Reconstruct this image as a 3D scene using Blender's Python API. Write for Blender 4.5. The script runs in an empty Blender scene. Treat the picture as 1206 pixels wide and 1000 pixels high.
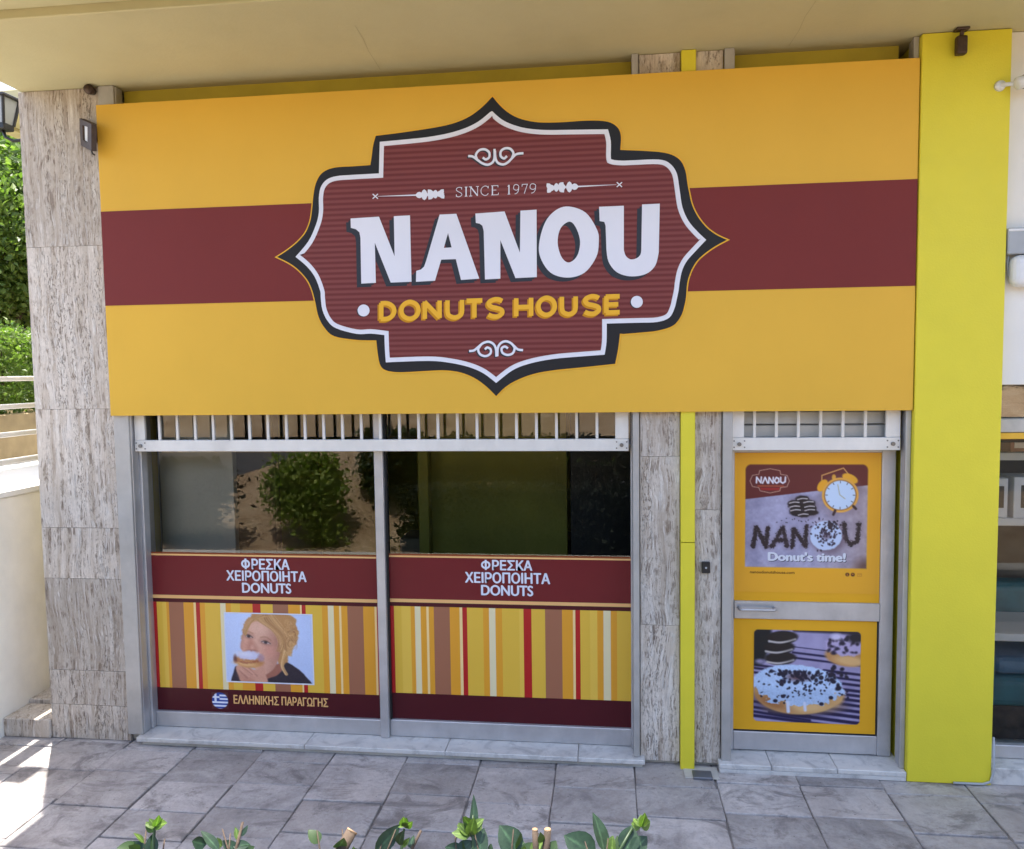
import bpy, bmesh, math, random
import numpy as np
from mathutils import Vector, Matrix
random.seed(7); rng = np.random.default_rng(11)
S = bpy.context.scene
COL = S.collection

# ---------------------------------------------------------------- camera
CR = Vector((0.99281196, 0.11894533, -0.01328263))
CU = Vector((0.00512633, 0.06861698, 0.99762991))
CF = Vector((-0.11957483, 0.99052699, -0.06751400))
CP = Vector((0.0, -5.0, 2.57161)); FPX = 930.44
cam_d = bpy.data.cameras.new('camera'); cam = bpy.data.objects.new('camera', cam_d); COL.objects.link(cam)
cam_d.sensor_fit = 'HORIZONTAL'; cam_d.sensor_width = 36; cam_d.lens = FPX / 1206 * 36
cam_d.clip_start = 0.05; cam_d.clip_end = 2000
m = Matrix((CR, CU, -CF)).transposed().to_4x4(); m.translation = CP; cam.matrix_world = m
S.camera = cam
# ---------------------------------------------------------------- light
SUN_EL = math.radians(76); LX, LY = 0.552, -0.834        # horizontal travel of the light
w = bpy.data.worlds.new('World'); S.world = w; w.use_nodes = True
nt = w.node_tree; bg = nt.nodes['Background']; sky = nt.nodes.new('ShaderNodeTexSky')
sky.sky_type = 'NISHITA'; sky.sun_disc = False; sky.sun_elevation = SUN_EL
sky.sun_rotation = math.atan2(-LX, -LY); sky.air_density = .85; sky.dust_density = 2.5; sky.ozone_density = .75
nt.links.new(sky.outputs[0], bg.inputs[0]); bg.inputs[1].default_value = 0.15
sl = bpy.data.lights.new('sun', 'SUN'); sl.energy = 3.4; sl.angle = math.radians(0.53); sl.color = (1, .96, .90)
sun = bpy.data.objects.new('sun', sl); COL.objects.link(sun)
dv = Vector((LX * math.cos(SUN_EL), LY * math.cos(SUN_EL), -math.sin(SUN_EL)))
sun.rotation_euler = dv.to_track_quat('-Z', 'Y').to_euler(); sun.location = (-4, 6, 20)
S.view_settings.view_transform = 'Standard'; S.view_settings.look = 'None'
S.view_settings.gamma = 1; S.view_settings.use_curve_mapping = False
S.view_settings.exposure = 2.12

# ---------------------------------------------------------------- helpers
def ray(px, py): return CR * ((px - 603) / FPX) - CU * ((py - 500) / FPX) + CF
def onY(px, py, y): d = ray(px, py); return CP + d * ((y - CP.y) / d.y)
def atD(px, py, dist): return CP + ray(px, py).normalized() * dist
def lin(c):
    return tuple((v / 255 / 12.92 if v <= 10 else ((v / 255 + .055) / 1.055) ** 2.4) for v in c)
def thing(name, label, cat, loc=(0, 0, 0), group=None, kind=None):
    o = bpy.data.objects.new(name, None); COL.objects.link(o); o.location = loc; o.empty_display_size = .1
    return tag(o, label, cat, group, kind or 'thing')
def tag(o, label=None, cat=None, group=None, kind=None):
    if label: o['label'] = label
    if cat: o['category'] = cat
    if group: o['group'] = group
    if kind: o['kind'] = kind
    return o
def rootloc(p):
    v = Vector((0, 0, 0))
    while p is not None: v += p.location; p = p.parent
    return v
def link(name, me, mat, parent=None, smooth=False):
    """me holds world coordinates; it becomes a child of parent without moving"""
    off = rootloc(parent)
    if off.length > 0: me.transform(Matrix.Translation(-off))
    if mat is not None and not me.materials: me.materials.append(mat)
    if smooth: me.polygons.foreach_set('use_smooth', [True] * len(me.polygons))
    o = bpy.data.objects.new(name, me); COL.objects.link(o); o.parent = parent
    return o
def bm_mesh(bm, name='m'):
    me = bpy.data.meshes.new(name); bm.to_mesh(me); bm.free(); return me
def bm_box(bm, x0, x1, y0, y1, z0, z1, bev=0.0, seg=1):
    r = bmesh.ops.create_cube(bm, size=1)
    for v in r['verts']:
        v.co = Vector((x0 + (v.co.x + .5) * (x1 - x0), y0 + (v.co.y + .5) * (y1 - y0), z0 + (v.co.z + .5) * (z1 - z0)))
    if bev > 0:
        es = {e for v in r['verts'] for e in v.link_edges}
        bmesh.ops.bevel(bm, geom=list(es), offset=bev, segments=seg, affect='EDGES', profile=.5)
def box(name, b, mat, parent=None, bev=.003, seg=1):
    bm = bmesh.new(); bm_box(bm, *b, bev=bev, seg=seg); return link(name, bm_mesh(bm), mat, parent)
def boxes(name, bs, mat, parent=None, bev=.003):
    bm = bmesh.new()
    for b in bs: bm_box(bm, *b, bev=bev)
    return link(name, bm_mesh(bm), mat, parent)
def bm_tube(bm, pts, r, n=8, cap=True):
    pts = [Vector(p) for p in pts]; rs = r if isinstance(r, (list, tuple)) else [r] * len(pts)
    rings = []; ref = None
    for i, p in enumerate(pts):
        d = (pts[min(i + 1, len(pts) - 1)] - pts[max(i - 1, 0)]).normalized()
        if ref is None: ref = d.orthogonal().normalized()
        a = (ref - d * ref.dot(d)).normalized(); b = d.cross(a); ref = a
        rings.append([bm.verts.new(p + (a * math.cos(2 * math.pi * k / n) + b * math.sin(2 * math.pi * k / n)) * rs[i]) for k in range(n)])
    for A, B in zip(rings, rings[1:]):
        for k in range(n): bm.faces.new((A[k], A[(k + 1) % n], B[(k + 1) % n], B[k]))
    if cap: bm.faces.new(rings[0][::-1]); bm.faces.new(rings[-1])
def tube(name, pts, r, mat, parent=None, n=8, smooth=True):
    bm = bmesh.new(); bm_tube(bm, pts, r, n); return link(name, bm_mesh(bm), mat, parent, smooth)
def sheet(name, rings, mat, parent=None, thick=0.0):
    """filled polygon (list of rings of world points; further rings are holes)"""
    bm = bmesh.new(); es = []
    for ring in rings:
        vs = [bm.verts.new(p) for p in ring]
        for a, b in zip(vs, vs[1:] + vs[:1]): es.append(bm.edges.new((a, b)))
    bmesh.ops.triangle_fill(bm, edges=es, use_beauty=True, normal=(0, -1, 0))
    for f in bm.faces:
        if f.normal.y > 0: f.normal_flip()
    if thick:
        g = bmesh.ops.extrude_face_region(bm, geom=bm.faces[:])
        for e in g['geom']:
            if isinstance(e, bmesh.types.BMVert): e.co.y += thick
        bmesh.ops.recalc_face_normals(bm, faces=bm.faces[:])
    return link(name, bm_mesh(bm), mat, parent)
def ribbon_mesh(strokes, wd, y, dy=.00025):
    """flat strokes in an XZ plane; strokes: (points, closed[, width])"""
    vs, fs = [], []
    for i, st in enumerate(strokes):
        P = [Vector((a[0], a[1])) for a in st[0]]; closed = st[1]; W = st[2] if len(st) > 2 else wd
        n = len(P); base = len(vs); yy = y - i * dy
        for k in range(n):
            a = P[k - 1] if (closed or k > 0) else None; b = P[(k + 1) % n] if (closed or k < n - 1) else None
            d1 = (P[k] - a).normalized() if a is not None else None; d2 = (b - P[k]).normalized() if b is not None else None
            if d1 is None: d1 = d2
            if d2 is None: d2 = d1
            n1 = Vector((-d1.y, d1.x)); n2 = Vector((-d2.y, d2.x)); nn = n1 + n2
            nn = nn.normalized() if nn.length > 1e-6 else n1
            h = W[k] / 2 if isinstance(W, (list, tuple)) else W / 2
            h = h / max(.45, nn.dot(n1))
            for s in (1, -1): q = P[k] + nn * h * s; vs.append((q.x, yy, q.y))
        for k in range(n if closed else n - 1):
            a = base + 2 * k; b = base + 2 * ((k + 1) % n); fs.append((a, a + 1, b + 1, b))
    me = bpy.data.meshes.new('ribbon'); me.from_pydata(vs, [], fs); me.update()
    for p in me.polygons:
        if p.normal.y > 0: p.flip()
    return me
def crom(P, n=5, closed=False):
    P = [Vector((*p, 0)) if len(p) == 2 else Vector(p) for p in P]; out = []
    N = len(P); rngk = range(N if closed else N - 1)
    for i in rngk:
        p0 = P[i - 1] if (closed or i > 0) else P[i]; p1 = P[i]; p2 = P[(i + 1) % N]
        p3 = P[(i + 2) % N] if (closed or i + 2 < N) else p2
        for k in range(n):
            t = k / n
            out.append(.5 * ((2 * p1) + (p2 - p0) * t + (2 * p0 - 5 * p1 + 4 * p2 - p3) * t * t + (3 * p1 - p0 - 3 * p2 + p3) * t ** 3))
    if not closed: out.append(P[-1])
    return out
def text_mesh(body, x0, x1, z0, z1, y, bold=0.0, shear=0.0, keep=False, spacing=1.0):
    """text fitted into a rectangle of the XZ plane"""
    c = bpy.data.curves.new('t', 'FONT'); c.body = body; c.size = 1; c.offset = bold; c.shear = shear
    c.space_character = spacing; c.resolution_u = 5
    o = bpy.data.objects.new('t', c); COL.objects.link(o)
    dg = bpy.context.evaluated_depsgraph_get(); me = bpy.data.meshes.new_from_object(o.evaluated_get(dg))
    bpy.data.objects.remove(o); bpy.data.curves.remove(c)
    n = len(me.vertices); a = np.empty(n * 3, 'f'); me.vertices.foreach_get('co', a); a = a.reshape(-1, 3)
    lo, hi = a.min(0), a.max(0); q = np.empty_like(a)
    q[:, 0] = x0 + (a[:, 0] - lo[0]) / (hi[0] - lo[0]) * (x1 - x0)
    q[:, 2] = z0 + (a[:, 1] - lo[1]) / (hi[1] - lo[1]) * (z1 - z0); q[:, 1] = y
    me.vertices.foreach_set('co', q.ravel()); me.update(); me.materials.clear()
    for p in me.polygons:
        if p.normal.y > 0: p.flip()
    return me
# ---------------------------------------------------------------- materials
MATS = {}
class NB:
    def __init__(s, name):
        s.m = bpy.data.materials.new(name); s.m.use_nodes = True; s.t = s.m.node_tree; s.n = s.t.nodes
        s.b = s.n['Principled BSDF']; s.out = s.n['Material Output']
    def add(s, ty, **kw):
        n = s.n.new(ty)
        for k, v in kw.items():
            if k.startswith('i_'):
                key = k[2:]; n.inputs[int(key) if key.isdigit() else key.replace('_', ' ')].default_value = v
            else: setattr(n, k, v)
        return n
    def l(s, a, b): s.t.links.new(a, b)
    def coord(s, scale=(1, 1, 1), rnd=0.0):
        tc = s.add('ShaderNodeTexCoord'); mp = s.add('ShaderNodeMapping'); mp.inputs['Scale'].default_value = scale
        if rnd:
            oi = s.add('ShaderNodeObjectInfo'); ml = s.add('ShaderNodeVectorMath', operation='SCALE')
            ml.inputs[0].default_value = (31, 17, 53); s.l(oi.outputs['Random'], ml.inputs['Scale'])
            ad = s.add('ShaderNodeVectorMath', operation='ADD'); s.l(tc.outputs['Object'], ad.inputs[0]); s.l(ml.outputs[0], ad.inputs[1])
            s.l(ad.outputs[0], mp.inputs[0])
        else: s.l(tc.outputs['Object'], mp.inputs[0])
        return mp.outputs[0]
    def noise(s, co, scale, det=4, rough=.55, dist=0.0):
        n = s.add('ShaderNodeTexNoise'); n.inputs['Scale'].default_value = scale; n.inputs['Detail'].default_value = det
        n.inputs['Roughness'].default_value = rough; n.inputs['Distortion'].default_value = dist; s.l(co, n.inputs['Vector']); return n.outputs['Fac']
    def ramp(s, fac, stops):
        r = s.add('ShaderNodeValToRGB'); e = r.color_ramp.elements
        while len(e) < len(stops): e.new(.5)
        for i, (p, c) in enumerate(stops):
            e[i].position = p; e[i].color = (*c, 1) if len(c) == 3 else c
        s.l(fac, r.inputs[0]); return r.outputs[0]
    def mix(s, fac, a, b, mode='MIX'):
        n = s.add('ShaderNodeMix', data_type='RGBA', blend_type=mode)
        for v, k in ((fac, 0), (a, 6), (b, 7)):
            if hasattr(v, 'links'): s.l(v, n.inputs[k])
            elif k == 0: n.inputs[0].default_value = v
            else: n.inputs[k].default_value = (*v, 1)
        return n.outputs[2]
    def bump(s, h, strength=.3, dist=.01):
        b = s.add('ShaderNodeBump'); b.inputs['Strength'].default_value = strength; b.inputs['Distance'].default_value = dist
        s.l(h, b.inputs['Height']); s.l(b.outputs[0], s.b.inputs['Normal'])
    def col(s, c):
        if hasattr(c, 'links'): s.l(c, s.b.inputs['Base Color'])
        else: s.b.inputs['Base Color'].default_value = (*c, 1)
    def val(s, rough=.5, metal=0.0, spec=.5):
        s.b.inputs['Roughness'].default_value = rough; s.b.inputs['Metallic'].default_value = metal
        s.b.inputs['Specular IOR Level'].default_value = spec
def simple(name, c, rough=.5, metal=0.0, var=.08, sc=6, bump=0.0, bsc=60, spec=.5, grime=0.0):
    """paint-like surface: soft mottling, optional fine relief and grime"""
    b = NB(name); co = b.coord(); n = b.noise(co, sc, 5)
    d = tuple(v * (1 - var * 1.5) for v in c); l_ = tuple(min(1, v * (1 + var)) for v in c)
    cc = b.ramp(n, [(.3, d), (.7, l_)])
    if grime:
        g = b.noise(b.coord((1, 1, .35)), 2.3, 8, .7); gm = b.ramp(g, [(.5, (0, 0, 0)), (.75, (grime,) * 3)])
        cc = b.mix(gm, cc, tuple(v * .45 for v in c))
    b.col(cc); b.val(rough, metal, spec)
    rr = b.add('ShaderNodeMapRange'); rr.inputs[3].default_value = max(0, rough - .08); rr.inputs[4].default_value = min(1, rough + .1)
    b.l(b.noise(co, sc * 3, 4), rr.inputs[0]); b.l(rr.outputs[0], b.b.inputs['Roughness'])
    if bump: b.bump(b.noise(co, bsc, 4), bump, .004)
    MATS[name] = b.m; return b.m

Y_SIGN = (.70, .41, .050); MAROON = (.175, .028, .025)
def print_mat(name, c, rough=.5):
    return simple(name, c, rough, var=.03, sc=1.2, spec=.18, bump=.05, bsc=2.2, grime=.05)
M_sign_y = print_mat('sign_yellow', Y_SIGN); M_sign_m = print_mat('sign_maroon', MAROON)
M_black = print_mat('print_black', (.022, .022, .024)); M_white = print_mat('print_white', (.72, .73, .80))
M_gold = print_mat('print_gold', (.80, .43, .035)); M_golds = print_mat('print_gold_shade', (.55, .24, .012))
M_peach = print_mat('print_peach', (.80, .45, .17)); M_lshadow = print_mat('print_letter_shadow', (.035, .04, .05))
M_orange = print_mat('door_panel_orange', (.80, .40, .020)); M_brown = print_mat('print_brown', (.09, .035, .01))
def corrugated():
    b = NB('logo_maroon_lines'); tc = b.add('ShaderNodeTexCoord'); w_ = b.add('ShaderNodeTexWave', wave_type='BANDS', bands_direction='Z')
    w_.inputs['Scale'].default_value = 9.3; w_.inputs['Distortion'].default_value = 0; b.l(tc.outputs['Object'], w_.inputs[0])
    b.col(b.ramp(w_.outputs['Fac'], [(.15, (.140, .028, .026)), (.85, (.200, .053, .050))])); b.val(.5, 0, .2); return b.m
M_corr = corrugated()
M_vmar = print_mat('vinyl_maroon', (.16, .018, .020), .3); M_vdark = print_mat('vinyl_dark_maroon', (.075, .010, .014), .3)
M_vorg = print_mat('vinyl_rust_line', (.25, .06, .02), .3)
def attr_mat():
    b = NB('printed_colours'); a = b.add('ShaderNodeAttribute', attribute_name='Col'); b.l(a.outputs['Color'], b.b.inputs['Base Color']); b.val(.34, 0, .4); return b.m
M_print = attr_mat()
def travertine(name, tint=(1, 1, 1)):
    b = NB(name); T = lambda c: tuple(x * y for x, y in zip(c, tint))
    wv = b.noise(b.coord((1.5, 1.5, .9), 1.0), 1.6, 3, .5)               # slow waviness bends every vein
    def wavy(sc, amt):
        co = b.coord(sc, 1.0); vm = b.add('ShaderNodeCombineXYZ'); mm = b.add('ShaderNodeMath', operation='MULTIPLY'); mm.inputs[1].default_value = amt
        b.l(wv, mm.inputs[0]); b.l(mm.outputs[0], vm.inputs[0]); ad = b.add('ShaderNodeVectorMath', operation='ADD'); b.l(co, ad.inputs[0]); b.l(vm.outputs[0], ad.inputs[1]); return ad.outputs[0]
    v = b.noise(wavy((10, 10, .55), 1.5), 2.2, 10, .74, .2)
    c = b.ramp(v, [(.28, T((.24, .18, .13))), (.40, T((.42, .345, .27))), (.49, T((.54, .465, .385))), (.57, T((.64, .57, .49))), (.68, T((.46, .38, .30)))])
    gr = b.noise(b.coord((1, 1, .5), 1.0), 75, 5, .7); c = b.mix(b.ramp(gr, [(.35, (.30,) * 3), (.6, (0, 0, 0))]), c, T((.30, .25, .21)))
    big = b.noise(b.coord((1, 1, .6), 1.0), 3.0, 5, .6); c = b.mix(b.ramp(big, [(.44, (0, 0, 0)), (.66, (.55,) * 3)]), c, T((.47, .395, .315)))
    oi = b.add('ShaderNodeObjectInfo'); hv = b.add('ShaderNodeMapRange'); hv.inputs[3].default_value = .80; hv.inputs[4].default_value = 1.12
    b.l(oi.outputs['Random'], hv.inputs[0]); c = b.mix(1.0, c, hv.outputs[0], 'MULTIPLY')
    dens = b.noise(b.coord((1.6, 1.6, .5), 1.0), 2.0, 4, .6)
    def vein(sc, amt, k, wd, colour, al):
        nonlocal c
        q = b.noise(wavy(sc, amt), k, 4, .6, .25); d = b.add('ShaderNodeMath', operation='SUBTRACT'); d.inputs[1].default_value = .5; b.l(q, d.inputs[0])
        e = b.add('ShaderNodeMath', operation='ABSOLUTE'); b.l(d.outputs[0], e.inputs[0]); brk = b.noise(b.coord((5, 5, 3.0), 1.0), 4.0, 5, .7)
        mk = b.add('ShaderNodeMath', operation='MULTIPLY'); b.l(b.ramp(e.outputs[0], [(0, (al,) * 3), (wd, (0, 0, 0))]), mk.inputs[0]); b.l(b.ramp(brk, [(.46, (0, 0, 0)), (.58, (1, 1, 1))]), mk.inputs[1])
        c = b.mix(mk.outputs[0], c, T(colour)); return mk.outputs[0]
    vein((9, 9, .5), 1.6, 3.0, .045, (.17, .12, .08), .9); h1 = vein((14, 14, .7), 2.2, 3.4, .038, (.13, .09, .065), .9); vein((7, 7, .35), 1.3, 2.0, .04, (.70, .66, .60), .6)
    pit = b.noise(wavy((34, 34, 11), 4), 3.2, 6, .7, .5); strip = b.noise(wavy((9, 9, .3), 1.4), 1.7, 4, .6, .2)
    pm = b.add('ShaderNodeMath', operation='MULTIPLY'); b.l(b.ramp(pit, [(.39, (.9,) * 3), (.45, (0, 0, 0))]), pm.inputs[0])
    st2 = b.add('ShaderNodeMath', operation='MULTIPLY'); b.l(b.ramp(strip, [(.46, (.05,) * 3), (.58, (1, 1, 1))]), st2.inputs[0]); b.l(b.ramp(dens, [(.38, (.25,) * 3), (.62, (1, 1, 1))]), st2.inputs[1]); b.l(st2.outputs[0], pm.inputs[1])
    c = b.mix(pm.outputs[0], c, T((.15, .11, .08)))
    b.col(c); b.val(.6, 0, .3)
    hh = b.add('ShaderNodeMath', operation='SUBTRACT'); b.l(v, hh.inputs[0]); b.l(pm.outputs[0], hh.inputs[1]); b.bump(hh.outputs[0], .8, .006)
    return b.m
M_trav = travertine('travertine', (1.08, 1.10, 1.12)); M_trav2 = travertine('travertine_pale', (1.10, 1.13, 1.16))
def paving():
    b = NB('paving_stone'); co = b.coord((1, 1, 1), 1.0); cw = b.coord()
    n1 = b.noise(co, 4.0, 9, .68, .5); n2 = b.noise(co, 38, 7, .72); oi = b.add('ShaderNodeObjectInfo')
    c = b.ramp(n1, [(.26, (.22, .20, .19)), (.42, (.38, .35, .335)), (.55, (.47, .435, .415)), (.72, (.58, .54, .515))])
    c = b.mix(b.ramp(n2, [(.34, (.45,) * 3), (.56, (0, 0, 0))]), c, (.24, .22, .21))
    wm = b.noise(b.coord((1, 1, 1), .7), 1.6, 5); c = b.mix(b.ramp(wm, [(.46, (0, 0, 0)), (.66, (.4,) * 3)]), c, (.42, .355, .31))
    mr = b.add('ShaderNodeMapRange'); mr.inputs[3].default_value = .76; mr.inputs[4].default_value = 1.18; b.l(oi.outputs['Random'], mr.inputs[0])
    c = b.mix(1.0, c, mr.outputs[0], 'MULTIPLY')
    st = b.noise(b.coord((1, 1.6, 1)), 2.6, 8, .74, 1.2); c = b.mix(b.ramp(st, [(.52, (0, 0, 0)), (.63, (.7,) * 3)]), c, (.15, .135, .128))      # stains run across slabs
    pl_ = b.noise(cw, 1.7, 8, .72, .8); c = b.mix(b.ramp(pl_, [(.56, (0, 0, 0)), (.70, (.5,) * 3)]), c, (.60, .57, .545))                          # cement bloom
    vo = b.add('ShaderNodeTexVoronoi', feature='F1'); vo.inputs['Scale'].default_value = 16; b.l(cw, vo.inputs['Vector']); c = b.mix(b.ramp(vo.outputs['Distance'], [(.045, (.75,) * 3), (.075, (0, 0, 0))]), c, (.09, .085, .08))
    b.col(c); b.val(.6, 0, .3)
    ad = b.add('ShaderNodeMath', operation='ADD'); b.l(n2, ad.inputs[0]); b.l(n1, ad.inputs[1]); b.bump(ad.outputs[0], .9, .008); return b.m
M_pave = paving()
M_grout = simple('pavement_joint', (.24, .22, .205), .9, var=.3, sc=14, bump=.5)
def marble():
    b = NB('marble'); co = b.coord((1, 1, 1), 1.0); n = b.noise(co, 5, 8, .65, 1.5); 
    c = b.ramp(n, [(.3, (.38, .37, .355)), (.5, (.58, .565, .535)), (.7, (.66, .63, .58))])
    g = b.noise(co, 14, 7, .7); c = b.mix(b.ramp(g, [(.55, (0, 0, 0)), (.75, (.5,) * 3)]), c, (.2, .18, .16)); b.col(c); b.val(.35, 0, .5); b.bump(g, .15, .003); return b.m
M_marble = marble()
M_alu = simple('aluminium', (.54, .53, .53), .38, .55, .10, 5, grime=.35)
M_aluw = simple('aluminium_pale', (.72, .70, .655), .42, .15, .06, 5, grime=.30)
M_galv = simple('shutter_slat', (.42, .42, .40), .45, .4, .08, 7, grime=.3)
M_guide = simple('guide_aluminium', (.44, .425, .40), .45, .3, .10, 5, grime=.45)
M_alud = simple('aluminium_dark', (.16, .17, .19), .4, .5, .1, 6)
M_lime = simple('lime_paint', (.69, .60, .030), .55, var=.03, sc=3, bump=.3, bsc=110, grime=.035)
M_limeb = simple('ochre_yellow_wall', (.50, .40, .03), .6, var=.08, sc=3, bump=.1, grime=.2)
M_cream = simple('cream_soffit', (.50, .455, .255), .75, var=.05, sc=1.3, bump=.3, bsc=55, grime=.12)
M_whitew = simple('white_wall', (.74, .73, .70), .7, var=.04, sc=2, bump=.12, bsc=60, grime=.10)
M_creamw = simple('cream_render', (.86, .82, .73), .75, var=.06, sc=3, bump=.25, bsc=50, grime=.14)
M_blackp = simple('black_metal', (.02, .02, .021), .4, .2, .1, 20)
M_brownm = simple('brown_metal', (.055, .030, .018), .5, .2, .25, 30)
M_bolt = simple('bolt_steel', (.22, .22, .22), .35, .8, .1, 60)
M_rubber = simple('black_gasket', (.012, .012, .013), .6, var=.1)
M_plasw = simple('white_plastic', (.70, .71, .72), .35, var=.04, sc=10, grime=.2)
M_plasg = simple('grey_plastic', (.36, .38, .40), .4, var=.05, sc=10, grime=.15)
M_conc = simple('concrete', (.50, .475, .42), .85, var=.15, sc=4, bump=.3, bsc=40, grime=.4)
M_ochre = simple('ochre_render', (.42, .31, .17), .85, var=.18, sc=4, bump=.3, bsc=40, grime=.5)
M_asph = simple('asphalt', (.055, .054, .052), .9, var=.2, sc=25, bump=.5, bsc=200)
def soil():
    b = NB('dry_soil'); co = b.coord(); n = b.noise(co, 2.5, 9, .7); n2 = b.noise(co, 30, 5, .7)
    c = b.ramp(n, [(.3, (.28, .18, .10)), (.5, (.46, .33, .20)), (.7, (.58, .46, .31))]); c = b.mix(b.ramp(n2, [(.4, (.5,) * 3), (.65, (0, 0, 0))]), c, (.16, .10, .05))
    b.col(c); b.val(.95, 0, .2); b.bump(n2, .9, .03); return b.m
M_soil = soil()
def leaf_mat(name, c1, c2, trans=.35, rough=.45, fine=False):
    b = NB(name); oi = b.add('ShaderNodeNewGeometry'); c = b.ramp(oi.outputs['Random Per Island'], [(0, c1), (1, c2)])
    if fine:
        ra = b.add('ShaderNodeAttribute', attribute_name='rib'); c = b.mix(b.ramp(ra.outputs['Fac'], [(.80, (0, 0, 0)), (.97, (.55,) * 3)]), c, tuple(min(1, v * 2.6) for v in c2))
        nn = b.noise(b.coord(), 45, 5, .65); c = b.mix(b.ramp(nn, [(.35, (.75,) * 3), (.68, (0, 0, 0))]), c, tuple(v * .55 for v in c1)); b.bump(nn, .4, .002)
    b.col(c); b.val(rough, 0, .4); tr = b.add('ShaderNodeBsdfTranslucent'); mx = b.add('ShaderNodeMixShader'); mx.inputs[0].default_value = trans
    b.l(b.mix(1.0, c, (1.0, 1.35, .5), 'MULTIPLY'), tr.inputs[0]); b.l(b.b.outputs[0], mx.inputs[1]); b.l(tr.outputs[0], mx.inputs[2]); b.l(mx.outputs[0], b.out.inputs[0]); return b.m
M_leaf = leaf_mat('leaf_green', (.035, .075, .016), (.10, .17, .03))
M_leafy = leaf_mat('leaf_yellow_green', (.09, .145, .03), (.22, .28, .075), .4)
M_leafs = leaf_mat('leaf_straw_green', (.15, .21, .04), (.36, .42, .10), .35, .6)
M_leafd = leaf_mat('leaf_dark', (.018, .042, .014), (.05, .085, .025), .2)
M_leafb = leaf_mat('leaf_blackish', (.007, .012, .006), (.018, .028, .012), .05, .8)  # near-black colour stands in for shade on the added bushes
M_leaff = leaf_mat('leaf_glossy', (.016, .038, .018), (.040, .078, .038), .15, .42, True)
M_shoot = leaf_mat('young_leaf', (.07, .13, .022), (.16, .24, .05), .35, .5, True)
M_bark = simple('bark', (.075, .050, .032), .9, var=.35, sc=18, bump=.6)
M_cutw = simple('cut_wood', (.34, .21, .11), .8, var=.2, sc=60)
def glass(name, tint, ior):
    b = NB(name); b.n.remove(b.b); tr = b.add('ShaderNodeBsdfTransparent'); tr.inputs[0].default_value = (*tint, 1)
    gl = b.add('ShaderNodeBsdfGlossy'); gl.inputs['Roughness'].default_value = .0; fr = b.add('ShaderNodeFresnel'); fr.inputs[0].default_value = ior
    co = b.coord(); bp = b.add('ShaderNodeBump'); bp.inputs['Strength'].default_value = .012; bp.inputs['Distance'].default_value = .02
    b.l(b.noise(co, 1.4, 2), bp.inputs['Height']); b.l(bp.outputs[0], gl.inputs['Normal'])
    mx = b.add('ShaderNodeMixShader'); b.l(fr.outputs[0], mx.inputs[0]); b.l(tr.outputs[0], mx.inputs[1]); b.l(gl.outputs[0], mx.inputs[2]); b.l(mx.outputs[0], b.out.inputs[0]); return b.m
M_glass = glass('window_glass', (.82, .84, .82), 1.8)
M_glass2 = glass('neighbour_glass', (.9, .92, .92), 1.5)

# ================================================================ LARGE STRUCTURE
ZS = 4.5                                   # soffit height
# ---- ground sheet, pavement with its slabs
gm = bmesh.new(); bm_box(gm, -60, 60, -60, 80, -.35, -.10)
tag(link('ground', bm_mesh(gm), M_soil), kind='structure')
pave = tag(box('pavement', (-7.5, 5.5, -3.0, .6, -.10, -.012), M_grout, bev=0), kind='structure')
x_edges = [.162 + .5015 * k for k in range(-15, 11)]
r2 = random.Random(3); meshes = {}
for x0, x1 in zip(x_edges, x_edges[1:]):
    y = .32 + r2.uniform(-.12, .12)
    while y > -2.95:
        L = r2.choice((.28, .34, .38, .42)); g = .002 + r2.random() ** 2 * .008; ya = max(y - L, -2.98)
        if y - ya < .05: break
        spl = [(x0, x1)] if r2.random() < .95 else [(x0, x0 + (x1 - x0) * r2.uniform(.4, .6))]
        if len(spl[0:1]) and spl[0][1] < x1 - .01: spl.append((spl[0][1], x1))
        for xa, xb in spl:
            z1 = r2.uniform(-.004, .003); bm = bmesh.new(); bm_box(bm, xa + g, xb - g, ya + g, y - g, -.06, z1, bev=.004)
            tx, ty, sk = r2.uniform(-.006, .006), r2.uniform(-.006, .006), r2.uniform(-.010, .010)
            for v in bm.verts:
                v.co.z += (v.co.x - xa) * tx + (v.co.y - y) * ty; v.co.y += (v.co.x - (xa + xb) / 2) * sk + r2.uniform(-.0015, .0015); v.co.x += (v.co.y - y) * sk * .6 + r2.uniform(-.0015, .0015)
            link('paving_slab', bm_mesh(bm), M_pave, pave)
        y -= L
# ---- street and planted bank opposite
bank = bmesh.new(); nx, ny = 90, 24
gv = [[None] * (ny + 1) for _ in range(nx + 1)]
from mathutils import noise as mn
for i in range(nx + 1):
    for j in range(ny + 1):
        x = -16 + 32 * i / nx; y = -3.22 - 1.5 * j / ny; z = .44 + .62 * min(1, j / ny * 1.1)
        z += .75 * math.exp(-((x + 3.5) / 1.3) ** 2) * max(0, (j / ny - .25)) ** 1.2
        z += (.09 * mn.noise(Vector((x * 1.3, y * 1.6, 0))) + .035 * mn.noise(Vector((x * 6, y * 6, 3)))) * (0.25 if j > ny - 3 else 1)
        gv[i][j] = bank.verts.new((x, y, z))
for i in range(nx):
    for j in range(ny): bank.faces.new((gv[i][j], gv[i][j + 1], gv[i + 1][j + 1], gv[i + 1][j]))
tag(link('soil_bank', bm_mesh(bank), M_soil, smooth=True), kind='structure')
tag(box('street', (-30, 30, -9.2, -4.68, .6, 1.06), M_asph, bev=0), kind='structure')
hill = bmesh.new(); nx, ny = 60, 20
gv = [[None] * (ny + 1) for _ in range(nx + 1)]
for i in range(nx + 1):
    for j in range(ny + 1):
        x = -30 + 60 * i / nx; y = -9.1 - 10 * j / ny; z = 1.0 + 2.0 * (j / ny) ** .7 + .25 * mn.noise(Vector((x * .7, y * .7, 5)))
        gv[i][j] = hill.verts.new((x, y, z))
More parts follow.
